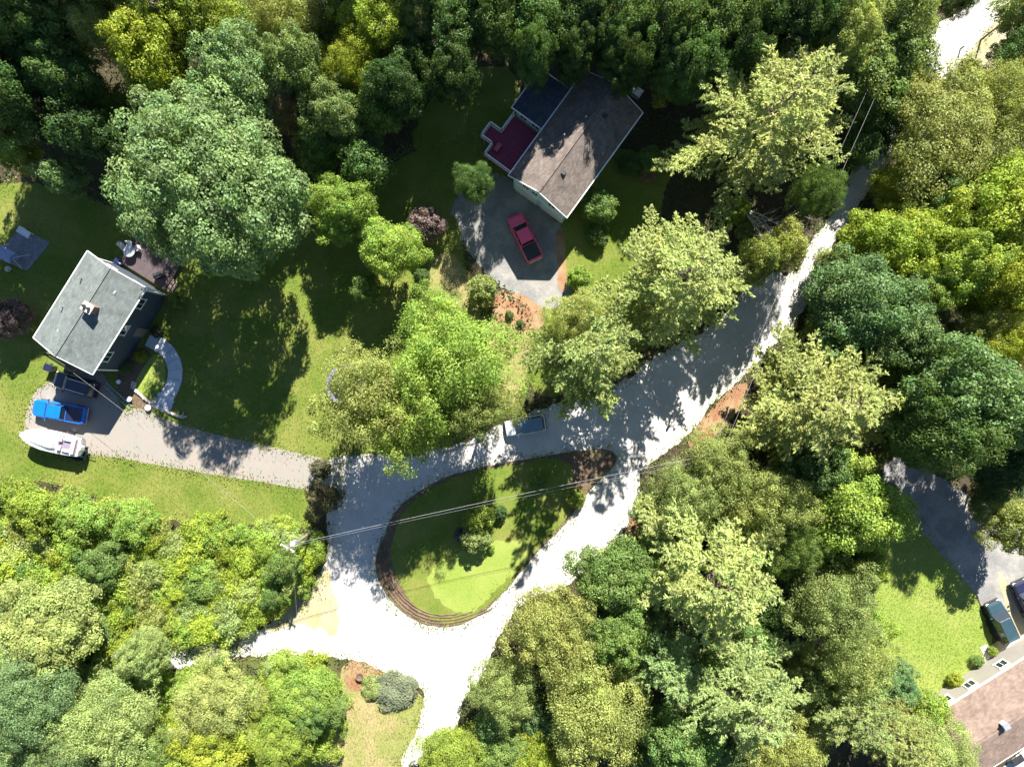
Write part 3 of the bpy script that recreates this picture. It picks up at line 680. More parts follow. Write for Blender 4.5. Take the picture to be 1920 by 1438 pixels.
# clutter at the driveway
lad = root('extension_ladder', 'long aluminium ladder lying on the shaded driveway beside the planting bed', 'ladder', W(222, 742), heading(195, 718, 246, 764))
for s in (-1, 1): MB().box((0, s * .22, .1), (3.9, .05, .1)).build('rail', M['galv'], lad)
m = MB()
for k in range(13): m.box((-1.8 + k * .3, 0, .1), (.04, .44, .04))
m.build('rungs', M['galv'], lad)
cov = root('wheelie_bin', 'dark navy wheeled bin at the left end of the dark suv', 'bin', W(101, 690), R(-20))
MB().box((0, 0, .5), (.75, .6, .95), 0, 1.12).build('bin_body', M['navy'], cov, bevel=.04); MB().box((0, 0, 1.02), (.9, .75, .08)).build('lid', M['navy'], cov, bevel=.03)
for s in (-1, 1): MB().tube([(-.3, s * .3, .12), (-.3, s * .38, .12)], .12, 12).build('wheel', M['rubber'], cov)
for (x, y, r_, lb) in ((226, 716, .22, 'small white-rimmed flower pot at the edge of the shaded planting bed'), (246, 748, .25, 'round stone flower pot at the corner where bed meets driveway'), (281, 764, .3, 'pale flower pot beside the bottom walkway step')):
    p_ = root('flower_pot', lb, 'flower pot', W(x, y)); MB().cyl((0, 0, 0), r_ * .7, .4, 14, r_).build('pot', M['stone'], p_)
    MB().tube([(0, 0, .38), (0, 0, .44)], r_ * 1.08, 14).build('rim', M['white'], p_)
log_ = root('driftwood_log', 'pale knotty log lying below the bottom walkway step', 'log', W(330, 776), R(-15))
MB().tube([(-1.5, .25, .15), (-.8, .0, .18), (0, -.1, .2), (.8, -.15, .2), (1.3, .1, .18)], [.08, .13, .16, .17, .1], 8).build('log_body', M['deadwood'], log_)
MB().tube([(.7, -.1, .25), (.95, .2, .45), (1.0, .45, .5)], [.1, .07, .03], 6).build('branch_stub', M['deadwood'], log_)
# trampoline under the tree edge
tp = root('trampoline', 'trampoline with purple-grey pad half hidden under the tree by the lawn', 'trampoline', W(652, 722))
rings = []
N = 32
for k in range(N + 1):
    a = 2 * math.pi * k / N; rings.append([(r_ * math.cos(a), r_ * math.sin(a), z) for r_, z in ((1.75, .82), (2.1, .82), (2.1, .88), (1.75, .88))])
M['pad'] = mat('pad', (.17, .16, .26), .6, .2, 2)
MB().loft(rings, False).build('safety_pad', M['pad'], tp)
MB().cyl((0, 0, .81), 1.74, .01, 32).build('mat', M['black'], tp)
for k in range(6):
    a = k * math.pi / 3; MB().tube([(1.95 * math.cos(a), 1.95 * math.sin(a), 0), (1.95 * math.cos(a), 1.95 * math.sin(a), .82)], .03, 6).build('leg', M['galv'], tp)

# posts and small roadside things
def mailbox(px, py, label, boxm='black', rz=0, h=1.05):
    o = root('mailbox', label, 'mailbox', W(px, py), rz)
    MB().box((0, 0, h / 2), (.11, .11, h)).build('post', M['wood'], o)
    rings = []
    for x in (-.27, .27): rings.append([(x, .12, h), (x, .12, h + .13)] + [(x, .12 * math.cos(a), h + .13 + .12 * math.sin(a)) for a in [math.pi * k / 6 for k in range(1, 6)]] + [(x, -.12, h + .13), (x, -.12, h)])
    b = MB().loft(rings).build('box', M[boxm], o); MB().box((.1, .14, h + .2), (.03, .02, .2)).build('flag', M['red'], b)
mailbox(1258, 780, 'lone dark mailbox on a post at the sunny bend of the road', 'black', R(60), 1.1)
mailbox(907, 1258, 'dark mailbox beside the trees where the bright road narrows at the bottom', 'black', R(80), .9)
sg = root('marker_post', 'dark marker post rising out of the low grey-green shrub patch', 'post', W(778, 1298))
MB().box((0, 0, .55), (.12, .12, 1.1)).build('post', M['black'], sg); MB().box((0, 0, 1.12), (.18, .18, .06)).build('cap', M['black'], sg)
sg = root('marker_post', 'small grey post on the sunny road at the top right', 'post', W(1800, 93))
MB().box((0, 0, .4), (.12, .12, .8)).build('post', M['wood'], sg); MB().box((0, 0, .83), (.18, .18, .06)).build('cap', M['galv'], sg)
ur = root('garden_urn', 'small brown round fire bowl on the orange mulch corner', 'garden urn', W(676, 1266))
MB().cyl((0, 0, 0), .12, .2, 12).build('foot', M['bark'], ur)
rings = [[(r_ * math.cos(a), r_ * math.sin(a), z) for a in [-2 * math.pi * j / 16 for j in range(16)]] for r_, z in ((.15, .2), (.38, .35), (.42, .5), (.34, .5), (.2, .38))]
MB().loft(rings).build('bowl', M['bark'], ur)

# utility poles and cables
def pole(px, py, label, h=9.5, rz=0, tr=False):
    o = root('utility_pole', label, 'utility pole', W(px, py), rz)
    MB().tube([(0, 0, 0), (0, 0, h)], [.17, .11], 12).build('post', M['wood'], o)
    MB().box((0, .15, h - .5), (.1, 1.5, .1)).build('crossarm', M['deadwood'], o)
    for y in (-.65, .0, .65): MB().cyl((0, y + .15, h - .44), .06, .2, 8).build('insulator', M['white'], o)
    if tr:
        t = MB().cyl((.35, 0, h - 1.9), .28, .9, 16).build('transformer', M['galv'], o)
        MB().cyl((.35, 0, h - 1.0), .2, .08, 12).build('transformer_lid', M['white'], t)
    return o
P1 = (592, 991); 
pole(*P1, 'grey utility pole with a pale transformer at the thicket corner by the road', 9.5, R(60), True)
P2g = (1294, 843); P3g = (1585, 170)
pole(*P2g, 'utility pole hidden among the crowns beside the road bend', 9.5, R(20))
pole(*P3g, 'utility pole beside the narrow road among the right-hand trees', 9.5, R(-20))
def cable(a, b, sag, label, r=.022, za=9.1, zb=9.1, n=24):
    A, B = Vector((*W(*a)[:2], za)), Vector((*W(*b)[:2], zb)); pts = []
    for k in range(n + 1):
        t = k / n; p = A.lerp(B, t); p.z -= sag * 4 * t * (1 - t); pts.append(p - A)
    o = MB().tube(pts, r, 5).build('overhead_cable', M['cable'], None); o.location = A
    prop(o, label, 'cable', 'overhead cables')
def sh(p, dx, dy): return (p[0] + dx, p[1] + dy)
cable(sh(P1, 0, -6), sh(P2g, 0, -8), .7, 'upper pale cable crossing the turning loop between two poles', .017)
cable(sh(P1, 0, -3), sh(P2g, 0, 0), .8, 'lower thin cable crossing the turning loop between two poles', .009)
cable(sh(P2g, -8, -3), sh(P3g, -8, -3), .8, 'left pale cable running up beside the narrow road', .011)
cable(sh(P2g, 7, 3), sh(P3g, 7, 3), .6, 'right pale cable running up beside the narrow road', .013)
cable(sh(P1, 0, -3), (1310 - 1150, 672), .9, 'pale service cable from the thicket pole to the grey-roofed house', .011, 9.1, 5.6)
cable(P1, (592 - 10, 1240), .6, 'thin pale cable dropping from the pole over the thicket', .012, 8.6, 4.0)

# ------------------------------------------------------------------ foliage prototypes
rs = np.random.default_rng(11)
def quads_mesh(name, C, Nn, size, asp, var, hue, mat_=LEAF, up=None, fold=.0):
    n = len(C)
    Nn = Nn / (np.linalg.norm(Nn, axis=1, keepdims=True) + 1e-9)
    if up is None: up = rs.normal(size=(n, 3))
    T = up - (up * Nn).sum(1, keepdims=True) * Nn; T /= (np.linalg.norm(T, axis=1, keepdims=True) + 1e-9)
    B = np.cross(Nn, T); s = size[:, None] * .5; b = s * asp
    V = np.empty((n, 4, 3), np.float32)
    V[:, 0] = C - T * s; V[:, 1] = C + B * b + Nn * s * fold; V[:, 2] = C + T * s; V[:, 3] = C - B * b + Nn * s * fold
    me = bpy.data.meshes.new(name); me.vertices.add(4 * n); me.vertices.foreach_set('co', V.ravel())
    me.loops.add(4 * n); me.loops.foreach_set('vertex_index', np.arange(4 * n, dtype=np.int32))
    me.polygons.add(n); me.polygons.foreach_set('loop_start', np.arange(0, 4 * n, 4, dtype=np.int32))
    me.polygons.foreach_set('loop_total', np.full(n, 4, np.int32))
    me.update(calc_edges=True)
    for nm, arr in (('var', var), ('hue', hue)):
        a = me.attributes.new(nm, 'FLOAT', 'FACE'); a.data.foreach_set('value', arr.astype(np.float32))
    me.materials.append(mat_); return me
def dirs(n):
    v = rs.normal(size=(n, 3)); return v / np.linalg.norm(v, axis=1, keepdims=True)
def trunk_mesh(name, H_, r0, tips, nb=12, seed=0, top=.6):
    m = MB(); rg = random.Random(seed)
    m.tube([(0, 0, 0), (.1, .05, H_ * .3), (-.05, .1, H_ * top)], [r0, r0 * .75, r0 * .45], 8)
    for k in range(nb):
        t = tips[rg.randrange(len(tips))]; z0 = H_ * rg.uniform(.22, top)
        mid = (t[0] * .45, t[1] * .45, z0 + (t[2] - z0) * .35)
        m.tube([(0, 0, z0), mid, tuple(t)], [r0 * .4, r0 * .22, r0 * .07], 5, False)
    me = bpy.data.meshes.new(name); me.from_pydata(m.v, [], m.f); me.materials.append(M['trunk']); return me
def broad(R_, H_, nl, lr, leaf, per, seed, flat=.38, zc=.60, jit=.22, asp=.62, low=-.55, lobe_amp=.14, spiky=0):
    global rs
    rs = np.random.default_rng(seed)
    k = np.arange(nl) + .5; zz = 1 - (1 - low) * k / nl; ph = k * 2.39996 + rs.uniform(0, 6)
    rad = np.sqrt(1 - zz ** 2); out = 1 + lobe_amp * np.sin(3 * ph + seed) + lobe_amp * .7 * np.sin(5 * ph + 2 * seed)
    rr = (1 - jit * rs.random(nl) * 1.4)
    c = np.stack([np.cos(ph) * rad * (R_ - lr * .8) * out * rr, np.sin(ph) * rad * (R_ - lr * .8) * out * rr, H_ * zc + zz * (H_ * flat - lr * .5) * rr], 1)
    # inner filler lobes
    c2 = c[rs.integers(0, nl, nl // 3)] * np.array([.6, .6, .88]); c = np.concatenate([c, c2]); n2 = len(c)
    lrad = lr * rs.uniform(.65, 1.3, n2); lv = rs.random(n2); lh = rs.random(n2)
    idx = np.repeat(np.arange(n2), per); dd = dirs(len(idx)); od = c[idx] - np.array([0, 0, H_ * zc - H_ * .15]); od /= np.linalg.norm(od, axis=1, keepdims=True)
    dd = dd + od * .55 + np.array([0, 0, .25]); dd /= np.linalg.norm(dd, axis=1, keepdims=True)
    q = rs.uniform(.45, 1.08, len(idx)) ** .6
    if spiky: q = q * (1 + spiky * (rs.random(len(idx)) ** 4))
    P = c[idx] + dd * (lrad[idx] * q)[:, None] * np.array([1, 1, .75])
    Nn = dd + rs.normal(size=P.shape) * .55 + np.array([0, 0, .25])
    var = .45 * lv[idx] + .55 * rs.random(len(idx)); hue = .5 * lh[idx] + .5 * rs.random(len(idx))
    me = quads_mesh('broad_crown', P, Nn, leaf * rs.uniform(.6, 1.35, len(idx)), asp, var, hue, fold=.15)
    tm = trunk_mesh('broad_trunk', H_, max(.08, R_ * .045), [tuple(x) for x in c[:nl:3]], 14 if R_ > 2.5 else 6, seed)
    return me, tm
def pine(R_, H_, seed, lv=11, tn=.34, pw=1.2):
    global rs
    rs = np.random.default_rng(seed); rg = random.Random(seed)
    Cs = []; Ns = []; Us = []; Vv = []; Hh = []; br = []
    for l in range(lv):
        t = l / (lv - 1); z = H_ * (.24 + .73 * t); rad = R_ * (1 - t ** pw) * .97 + .35
        nb = int(9 - 4 * t); p0 = rg.uniform(0, 6)
        for b in range(nb):
            ph = p0 + b * 2 * math.pi / nb + rg.uniform(-.28, .28); L = rad * rg.uniform(.62, 1.12)
            rise = L * (.10 + .45 * t); cd, sd_ = math.cos(ph), math.sin(ph); bv = rg.random(); bh = rg.random()
            tip = (cd * L, sd_ * L, z + rise); br.append(((0, 0, z - .2), (cd * L * .5, sd_ * L * .5, z + rise * .25), tip))
            ntw = max(6, int(L * 4.6))
            for k in range(ntw):
                u = .22 + .78 * (k + rg.random()) / ntw; side = rg.choice((-1, 1))
                tw = (1.08 - u) * L * .46 * rg.uniform(.4, 1.1) + .2
                a2 = ph + side * rg.uniform(.45, .95)
                bx, by, bz = cd * L * u, sd_ * L * u, z + rise * u ** 1.6
                nt_ = max(2, int(tw / .21))
                for q in range(nt_ + 1):
                    f = q / nt_; x = bx + math.cos(a2) * tw * f; y = by + math.sin(a2) * tw * f; zz = bz + .12 * tw * f + rg.uniform(-.1, .12)
                    dm = np.array([math.cos(a2) * .8, math.sin(a2) * .8, .35])
                    m_ = 5
                    dv = dm + rs.normal(size=(m_, 3)) * .55; dv /= np.linalg.norm(dv, axis=1, keepdims=True)
                    Cs.append(np.array([x, y, zz]) + dv * tn * .45); Us.append(dv)
                    Ns.append(np.array([0, 0, 1.0]) + rs.normal(size=(m_, 3)) * .5)
                    Vv.append(.4 * bv + .2 * rg.random() + .4 * rs.random(m_)); Hh.append(.5 * bh + .5 * rs.random(m_))
    C = np.concatenate(Cs); n = len(C)
    me = quads_mesh('pine_crown', C, np.concatenate(Ns), tn * rs.uniform(.75, 1.35, n), .33, np.concatenate(Vv), np.concatenate(Hh), up=np.concatenate(Us))
    m = MB(); m.tube([(0, 0, 0), (0, 0, H_ * .5), (0, 0, H_ * .88)], [.26, .1, .015], 8)
    for a, b, c in br: m.tube([a, b, c], [.06, .035, .012], 4, False)
    tm = bpy.data.meshes.new('pine_trunk'); tm.from_pydata(m.v, [], m.f); tm.materials.append(M['trunk'])
    return me, tm
PROTO = {
 'oak': [(8.5, 19, broad(8.5, 19, 190, 1.15, .25, 330, s, lobe_amp=.07, jit=.25, spiky=.2)) for s in (1, 2)],
 'tree': [(5.5, 13, broad(5.5, 13, 110, .95, .24, 265, s, jit=.3, lobe_amp=.2, spiky=.35)) for s in (3, 4, 5)],
 'fine': [(6.5, 13, broad(6.5, 13, 150, .95, .24, 210, s, jit=.38, asp=.4, lobe_amp=.17, spiky=.6)) for s in (6, 7, 8)],
 'small': [(3.0, 6.5, broad(3.0, 6.5, 50, .66, .2, 190, s, low=-.7, jit=.34, lobe_amp=.22, spiky=.5)) for s in (9, 10, 12)],
 'bush': [(1.6, 2.2, broad(1.6, 2.2, 26, .48, .15, 170, s, flat=.5, zc=.45, low=-.6)) for s in (13, 14, 15)],
 'brush': [(1.9, 2.2, broad(1.9, 2.2, 44, .42, .14, 130, s, flat=.5, zc=.42, low=-.5, jit=.5, lobe_amp=.3, spiky=.9)) for s in (31, 32, 33, 34)],
 'pine': [(7.5, 20, pine(7.5, 20, s, lv, .34, pw)) for s, lv, pw in ((21, 11, 1.15), (22, 10, 1.5), (23, 12, 1.0), (24, 11, 1.3), (25, 10, 1.2))],
}
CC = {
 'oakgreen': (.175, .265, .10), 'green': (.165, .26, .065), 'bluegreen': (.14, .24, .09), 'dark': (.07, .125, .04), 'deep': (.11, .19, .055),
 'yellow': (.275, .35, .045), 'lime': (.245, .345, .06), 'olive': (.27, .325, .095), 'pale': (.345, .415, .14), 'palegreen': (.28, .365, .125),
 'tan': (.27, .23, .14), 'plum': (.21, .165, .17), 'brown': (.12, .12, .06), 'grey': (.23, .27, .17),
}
rt_ = random.Random(3)
def plant(cx, cy, r, h, kind, col, label, group=None, cat=None, name=None, sx=1.0, sy=1.0, rz=None, zf=.6):
    ps = PROTO[kind]; R_, H_, (cm, tm) = ps[rt_.randrange(len(ps))]
    zc = zf * h
    p = W(cx, cy, zc); rm = r * (H - zc) / F * (1.07 if kind != 'bush' else 1.0)
    nm = name or {'bush': 'shrub', 'brush': 'shrub', 'pine': 'pine_tree', 'small': 'small_tree'}.get(kind, 'broadleaf_tree')
    o = root(nm, label, cat or ('shrub' if kind in ('bush', 'brush') else 'tree'), (p[0], p[1], 0), rt_.uniform(0, 6.28) if rz is None else rz, group)
    s = rm / R_
    c = bpy.data.objects.new('crown' if kind not in ('bush', 'brush') else 'foliage', cm); COL.objects.link(c); c.parent = o; c.scale = (s * sx * (ax := rt_.uniform(.9, 1.1)), s * sy / ax, h / H_)
    v = rt_.uniform(.88, 1.14) * (1.15 if kind == 'brush' else 1); cc = CC[col]; hv = rt_.uniform(.92, 1.08)
    c.color = (cc[0] * v * hv, cc[1] * v, cc[2] * v / hv, 1)
    t = bpy.data.objects.new('trunk' if kind not in ('bush', 'brush') else 'stem', tm); COL.objects.link(t); t.parent = o; t.scale = (s * sx, s * sy, h / H_)
    return o

#   cx   cy    r   h  kind   colour  label
T = [
 (398, 345, 174, 21, 'oak', 'oakgreen', 'huge rounded blue-green oak above the shaded left lawn'),
 (455, 150, 85, 17, 'tree', 'oakgreen', 'blue-green tree touching the top side of the huge rounded oak'),
 (290, 95, 80, 16, 'tree', 'yellow', 'bright yellow-green tree above the left shoulder of the huge oak'),
 (170, 45, 75, 15, 'fine', 'palegreen', 'pale loose tree at the top edge left of the bright yellow-green tree'),
 (55, 50, 75, 18, 'tree', 'deep', 'dark green tree in the top left corner'),
 (130, 150, 60, 15, 'tree', 'deep', 'dim green tree just below the pale loose tree at top left'),
 (45, 190, 65, 14, 'tree', 'dark', 'dark tree on the left edge under the corner tree'),
 (170, 250, 55, 13, 'small', 'dark', 'small shaded tree left of the huge rounded oak'),
 (385, 30, 75, 15, 'tree', 'lime', 'lime green tree at the top edge above the huge oak'),
 (545, 45, 80, 15, 'fine', 'olive', 'olive speckled tree at the top edge right of the lime green one'),
 (560, 130, 62, 16, 'tree', 'oakgreen', 'blue-green tree between the olive top-edge tree and the tan crown'),
 (660, 130, 62, 13, 'fine', 'yellow', 'yellowish speckled tree up and right of the tan crown'),
 (535, 200, 44, 13, 'fine', 'tan', 'thin tan-brown crown at the right shoulder of the huge oak'),
 (625, 215, 60, 13, 'tree', 'oakgreen', 'blue-green tree directly right of the tan-brown crown'),
 (710, 50, 65, 14, 'tree', 'lime', 'yellow-green tree at the top edge left of the shaded woods'),
 (790, 25, 60, 13, 'fine', 'olive', 'olive tree at the top edge next to the dark woods'),
 (770, 120, 62, 11, 'tree', 'deep', 'dim green tree below the olive top-edge tree'),
 (700, 210, 50, 11, 'small', 'green', 'mid-green tree left of the shaded clearing beside the deck house'),
 (640, 390, 64, 10.5, 'tree', 'lime', 'fresh green tree at the right foot of the huge oak'),
 (690, 320, 50, 10, 'small', 'deep', 'small dim tree above the fresh green tree beside the oak'),
 (730, 465, 62, 9.5, 'tree', 'lime', 'bright green tree casting twin long shadows on the lawn'),
 (690, 540, 30, 6, 'small', 'green', 'narrow green sapling under the bright tree with twin shadows'),
 (1640, 110, 100, 11, 'tree', 'green', 'dense green tree left of the bright road at the top right'),
 (1580, 70, 60, 14, 'tree', 'palegreen', 'pale green tree beyond the tip of the upper right pine'),
 (1680, 20, 75, 13, 'tree', 'olive', 'olive-yellow tree at the top edge left of the bright road'),
 (1670, 215, 62, 7, 'tree', 'deep', 'shaded green tree right of the upper right pine'),
 (1622, 272, 44, 6, 'small', 'deep', 'small dark tree between the upper right pine and the narrow road'),
 (1795, -5, 38, 8, 'fine', 'dark', 'dark lacy crown overhanging the bright road at the top edge'),
 (1912, 100, 50, 9, 'tree', 'deep', 'dark green tree on the right edge near the top corner'),
 (1915, 20, 40, 10, 'small', 'palegreen', 'pale green tree in the top right corner'),
 (1775, 272, 128, 13, 'fine', 'olive', 'wide fine-leaved olive tree right of the narrow road'),
 (1890, 200, 85, 13, 'fine', 'olive', 'olive tree on the right edge above the wide fine-leaved one'),
 (1695, 345, 60, 8, 'fine', 'yellow', 'yellow-olive tree against the narrow road above its sunny stretch'),
 (1860, 400, 95, 16, 'tree', 'yellow', 'bright yellow-green tree on the right edge below the olive trees'),
 (1760, 365, 60, 11, 'tree', 'deep', 'dark green tree wedged below the wide fine-leaved olive tree'),
 (1680, 458, 80, 13, 'tree', 'yellow', 'golden-green tree right of the sunny narrow road stretch'),
 (1790, 490, 75, 15, 'tree', 'lime', 'lime tree between the golden-green tree and the right edge'),
 (1880, 530, 70, 15, 'tree', 'yellow', 'yellow-green tree on the right edge level with the blue-green maples'),
 (1610, 575, 98, 15, 'tree', 'bluegreen', 'blue-green maple right of the road where the cables run'),
 (1690, 640, 72, 14, 'tree', 'bluegreen', 'blue-green tree at the lower right side of the cable-side maple'),
 (1720, 545, 55, 13, 'tree', 'green', 'green tree between the cable-side maple and the lime tree'),
 (1800, 730, 100, 21, 'tree', 'bluegreen', 'large blue-green tree above the shaded gravel drive at right'),
 (1885, 640, 62, 14, 'fine', 'yellow', 'yellowish thin tree on the right edge above the blue-green one'),
 (1750, 810, 78, 21, 'tree', 'deep', 'deep green tree overhanging the top of the shaded gravel drive'),
 (1905, 780, 65, 17, 'tree', 'bluegreen', 'blue-green tree on the right edge above the brown shaded bank'),
 (1870, 870, 60, 11, 'tree', 'dark', 'dark tree beside the shaded bank near the right edge'),
 (1830, 620, 50, 12, 'fine', 'olive', 'olive crown between the blue-green maple and the right edge'),
 (1112, 655, 130, 22, 'pine', 'palegreen', 'tall pale green tree beside the road above the silver suv'),
 (1080, 600, 60, 16, 'fine', 'pale', 'pale tuft of crown below the round clipped shrub'),
 (852, 688, 122, 18, 'fine', 'lime', 'broad green tree in the middle of the sunny lawn group'),
 (700, 745, 108, 17, 'fine', 'olive', 'olive tree at the lawn edge half covering the trampoline'),
 (775, 785, 98, 16, 'fine', 'lime', 'fresh green tree overhanging the shaded road junction'),
 (820, 610, 75, 10, 'fine', 'lime', 'low light green tree above the broad green lawn tree'),
 (905, 765, 66, 16, 'fine', 'olive', 'olive tree just left of the silver suv'),
 (1350, 870, 75, 12, 'fine', 'olive', 'olive tree against the sunny road bend below the mailbox'),
 (1290, 930, 75, 12, 'fine', 'olive', 'olive tree on the right bank beside the cable crossing'),
 (1440, 940, 78, 14, 'fine', 'olive', 'olive tree below the left side of the central right pine'),
 (1595, 950, 92, 14, 'tree', 'lime', 'vivid lime tree left of the shaded gravel drive'),
 (1530, 880, 68, 12, 'tree', 'deep', 'deep green tree shaded under the central right pine'),
 (1240, 1020, 55, 9, 'fine', 'green', 'green tree on the bank right of the turning loop'),
 (1150, 1085, 78, 11, 'tree', 'green', 'dark green tree on the outer corner of the turning loop'),
 (1040, 1190, 92, 13, 'fine', 'olive', 'olive tree beside the lower bend of the turning loop'),
 (950, 1290, 68, 10, 'fine', 'olive', 'olive tree beside the mailbox at the bottom of the loop'),
 (1160, 1190, 60, 12, 'tree', 'green', 'green tree between the lower bend tree and the large pale pine'),
 (1110, 1330, 105, 14, 'fine', 'olive', 'wide olive-green tree at the bottom between the road and the pines'),
 (1560, 1130, 85, 14, 'fine', 'olive', 'olive tree left of the sunlit lawn on the right'),
 (1590, 1230, 75, 13, 'fine', 'olive', 'muted olive tree left of the lower part of the sunlit lawn'),
 (1620, 1050, 45, 9, 'small', 'lime', 'small lime tree at the upper left corner of the dark lawn shadow'),
 (1490, 1020, 50, 12, 'fine', 'green', 'green tree between the large pale pine and the vivid lime tree'),
 (1270, 1400, 75, 12, 'tree', 'green', 'green tree on the bottom edge between the olive tree and the pale pine'),
 (850, 1425, 78, 7, 'fine', 'lime', 'bright lime thicket tree at the bottom end of the white road spur'),
 (960, 1400, 58, 8, 'tree', 'green', 'green tree on the bottom edge right of the lime thicket tree'),
 (1010, 1435, 60, 10, 'fine', 'yellow', 'yellow-green tree cut by the bottom edge left of centre right'),
 (1480, 1420, 75, 12, 'fine', 'olive', 'olive tree on the bottom edge between two pale pines'),
 (605, 935, 36, 5, 'small', 'brown', 'dark brownish small tree at the mouth of the left driveway'),
 (600, 880, 22, 3, 'bush', 'brown', 'brownish bush on the upper corner of the driveway mouth'),
 (90, 1180, 100, 8, 'tree', 'palegreen', 'blue-green tree on the left above the gap of the dirt track'),
 (60, 1310, 95, 10, 'fine', 'oakgreen', 'blue-green tree on the left edge below the dirt track'),
 (200, 1350, 95, 9, 'fine', 'palegreen', 'pale blue-green tree at bottom left, second from the edge'),
 (270, 1225, 48, 8, 'tree', 'palegreen', 'blue-green tree splitting the shaded dirt track'),
 (130, 1420, 80, 9, 'fine', 'oakgreen', 'blue-green tree cut by the bottom edge at left'),
 (405, 1315, 84, 8, 'fine', 'pale', 'pale grey-green tree below the bright end of the dirt track'),
 (560, 1300, 70, 6, 'tree', 'lime', 'fresh green tree at the corner of the dirt track and dry lawn'),
 (590, 1320, 55, 6, 'tree', 'green', 'green tree shading the upper left edge of the dry lawn'),
 (400, 1390, 80, 7, 'tree', 'yellow', 'yellow-green tree at the bottom below the pale grey-green one'),
 (520, 1385, 70, 6, 'tree', 'lime', 'leafy green tree at the bottom left of the dry lawn'),
 (300, 1430, 60, 7, 'tree', 'green', 'green tree on the bottom edge left of the yellow-green one'),
 (150, 970, 52, 5, 'small', 'lime', 'tallest lime shrub-tree at the top of the thicket below the lawn'),
 (60, 950, 55, 5, 'small', 'yellow', 'yellow-green tree on the left edge where lawn meets thicket'),
 (250, 975, 45, 4.5, 'small', 'lime', 'lime sapling on the thicket edge below the middle of the driveway'),
 (190, 1060, 45, 5, 'small', 'green', 'mid-green sapling amid the yellow thicket at left'),
 (530, 1060, 36, 5, 'small', 'green', 'dark green sapling in front of the utility pole'),
 (512, 1120, 26, 3.5, 'small', 'green', 'mid-green sapling under the thin cable by the sandy verge'),
 (888, 345, 40, 9, 'fine', 'deep', 'added thin tree casting dapples between the maroon deck and the purple-brown bush'),  # added tree: see-through crown throws dappled shade on the gravel drive
 (1525, 362, 46, 13, 'fine', 'deep', 'deep green tree under the right side of the upper right pine'),
 (1470, 464, 42, 12, 'small', 'olive', 'olive sapling between the dead branches and the narrow road'),
 (1425, 488, 40, 13, 'small', 'olive', 'small olive sapling below the dead branches'),
 (1550, 500, 32, 5, 'small', 'olive', 'olive sapling on the right bank of the sunny narrow road'),
 (1250, 160, 34, 5, 'small', 'yellow', 'sunlit yellowish sapling right of the mauve-roofed house'),
 (1225, 300, 26, 4, 'small', 'green', 'small green tree right of the round clipped bush'),
 (1120, 385, 36, 4, 'small', 'green', 'small green tree below the lower right eave of the deck house'),
]
for t in T: plant(*t)
P = [
 (1465, 200, 165, 23, 'pine', 'pale', 'large feathery yellow-green pine at upper right with a shaded underside'),
 (1285, 510, 148, 21, 'pine', 'pale', 'feathery pale pine right of the red pickup, leaning over the road'),
 (1550, 755, 158, 21, 'pine', 'pale', 'brightest feathery pine right of the road bend in the middle of the right side'),
 (1345, 1085, 170, 22, 'pine', 'pale', 'large pale feathery pine right of the turning loop'),
 (1250, 1250, 85, 17, 'pine', 'palegreen', 'smaller feathery pine below left of the large pale pine'),
 (1400, 1310, 132, 19, 'pine', 'pale', 'pale feathery pine near the bottom edge, right of centre'),
 (1600, 1340, 100, 16, 'pine', 'palegreen', 'feathery green pine below the sunlit right lawn'),
 (1755, 1415, 75, 9, 'fine', 'palegreen', 'pale tree pressed against the left end of the tan-roofed house'),
 (1745, 1330, 38, 5, 'small', 'lime', 'small light tree at the end of the path by the tan-roofed house'),
 (1690, 1390, 80, 13, 'pine', 'pale', 'feathery pine half covering the tan roof corner'),
 (400, 60, 50, 13, 'pine', 'palegreen', 'small feathery pine hidden behind the lime top-edge tree'),
]
for t in P: plant(*t)
# shaded woods along the top: nothing tells these dark crowns apart
gl = 'dark shaded tree crown in the dim woods along the top edge'
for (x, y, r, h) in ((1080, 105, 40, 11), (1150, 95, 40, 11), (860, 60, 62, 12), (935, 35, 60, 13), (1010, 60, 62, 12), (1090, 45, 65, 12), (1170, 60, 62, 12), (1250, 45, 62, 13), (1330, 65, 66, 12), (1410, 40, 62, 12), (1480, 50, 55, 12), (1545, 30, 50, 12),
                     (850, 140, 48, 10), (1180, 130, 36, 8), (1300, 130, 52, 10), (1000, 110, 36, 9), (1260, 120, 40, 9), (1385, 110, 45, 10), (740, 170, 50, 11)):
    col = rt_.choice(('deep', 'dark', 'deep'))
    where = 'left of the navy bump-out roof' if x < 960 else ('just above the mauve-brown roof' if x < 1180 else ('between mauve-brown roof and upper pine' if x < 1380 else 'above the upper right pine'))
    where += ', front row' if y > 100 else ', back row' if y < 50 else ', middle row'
    plant(x, y, r + 4, (16.5 if x == 1000 else 14.0 if y >= 95 else h * 1.2), 'tree', col, {'deep': 'dim green', 'dark': 'dark green'}[col] + ' tree in shaded woods ' + where, 'dark crowns of the shaded woods', zf=.6)
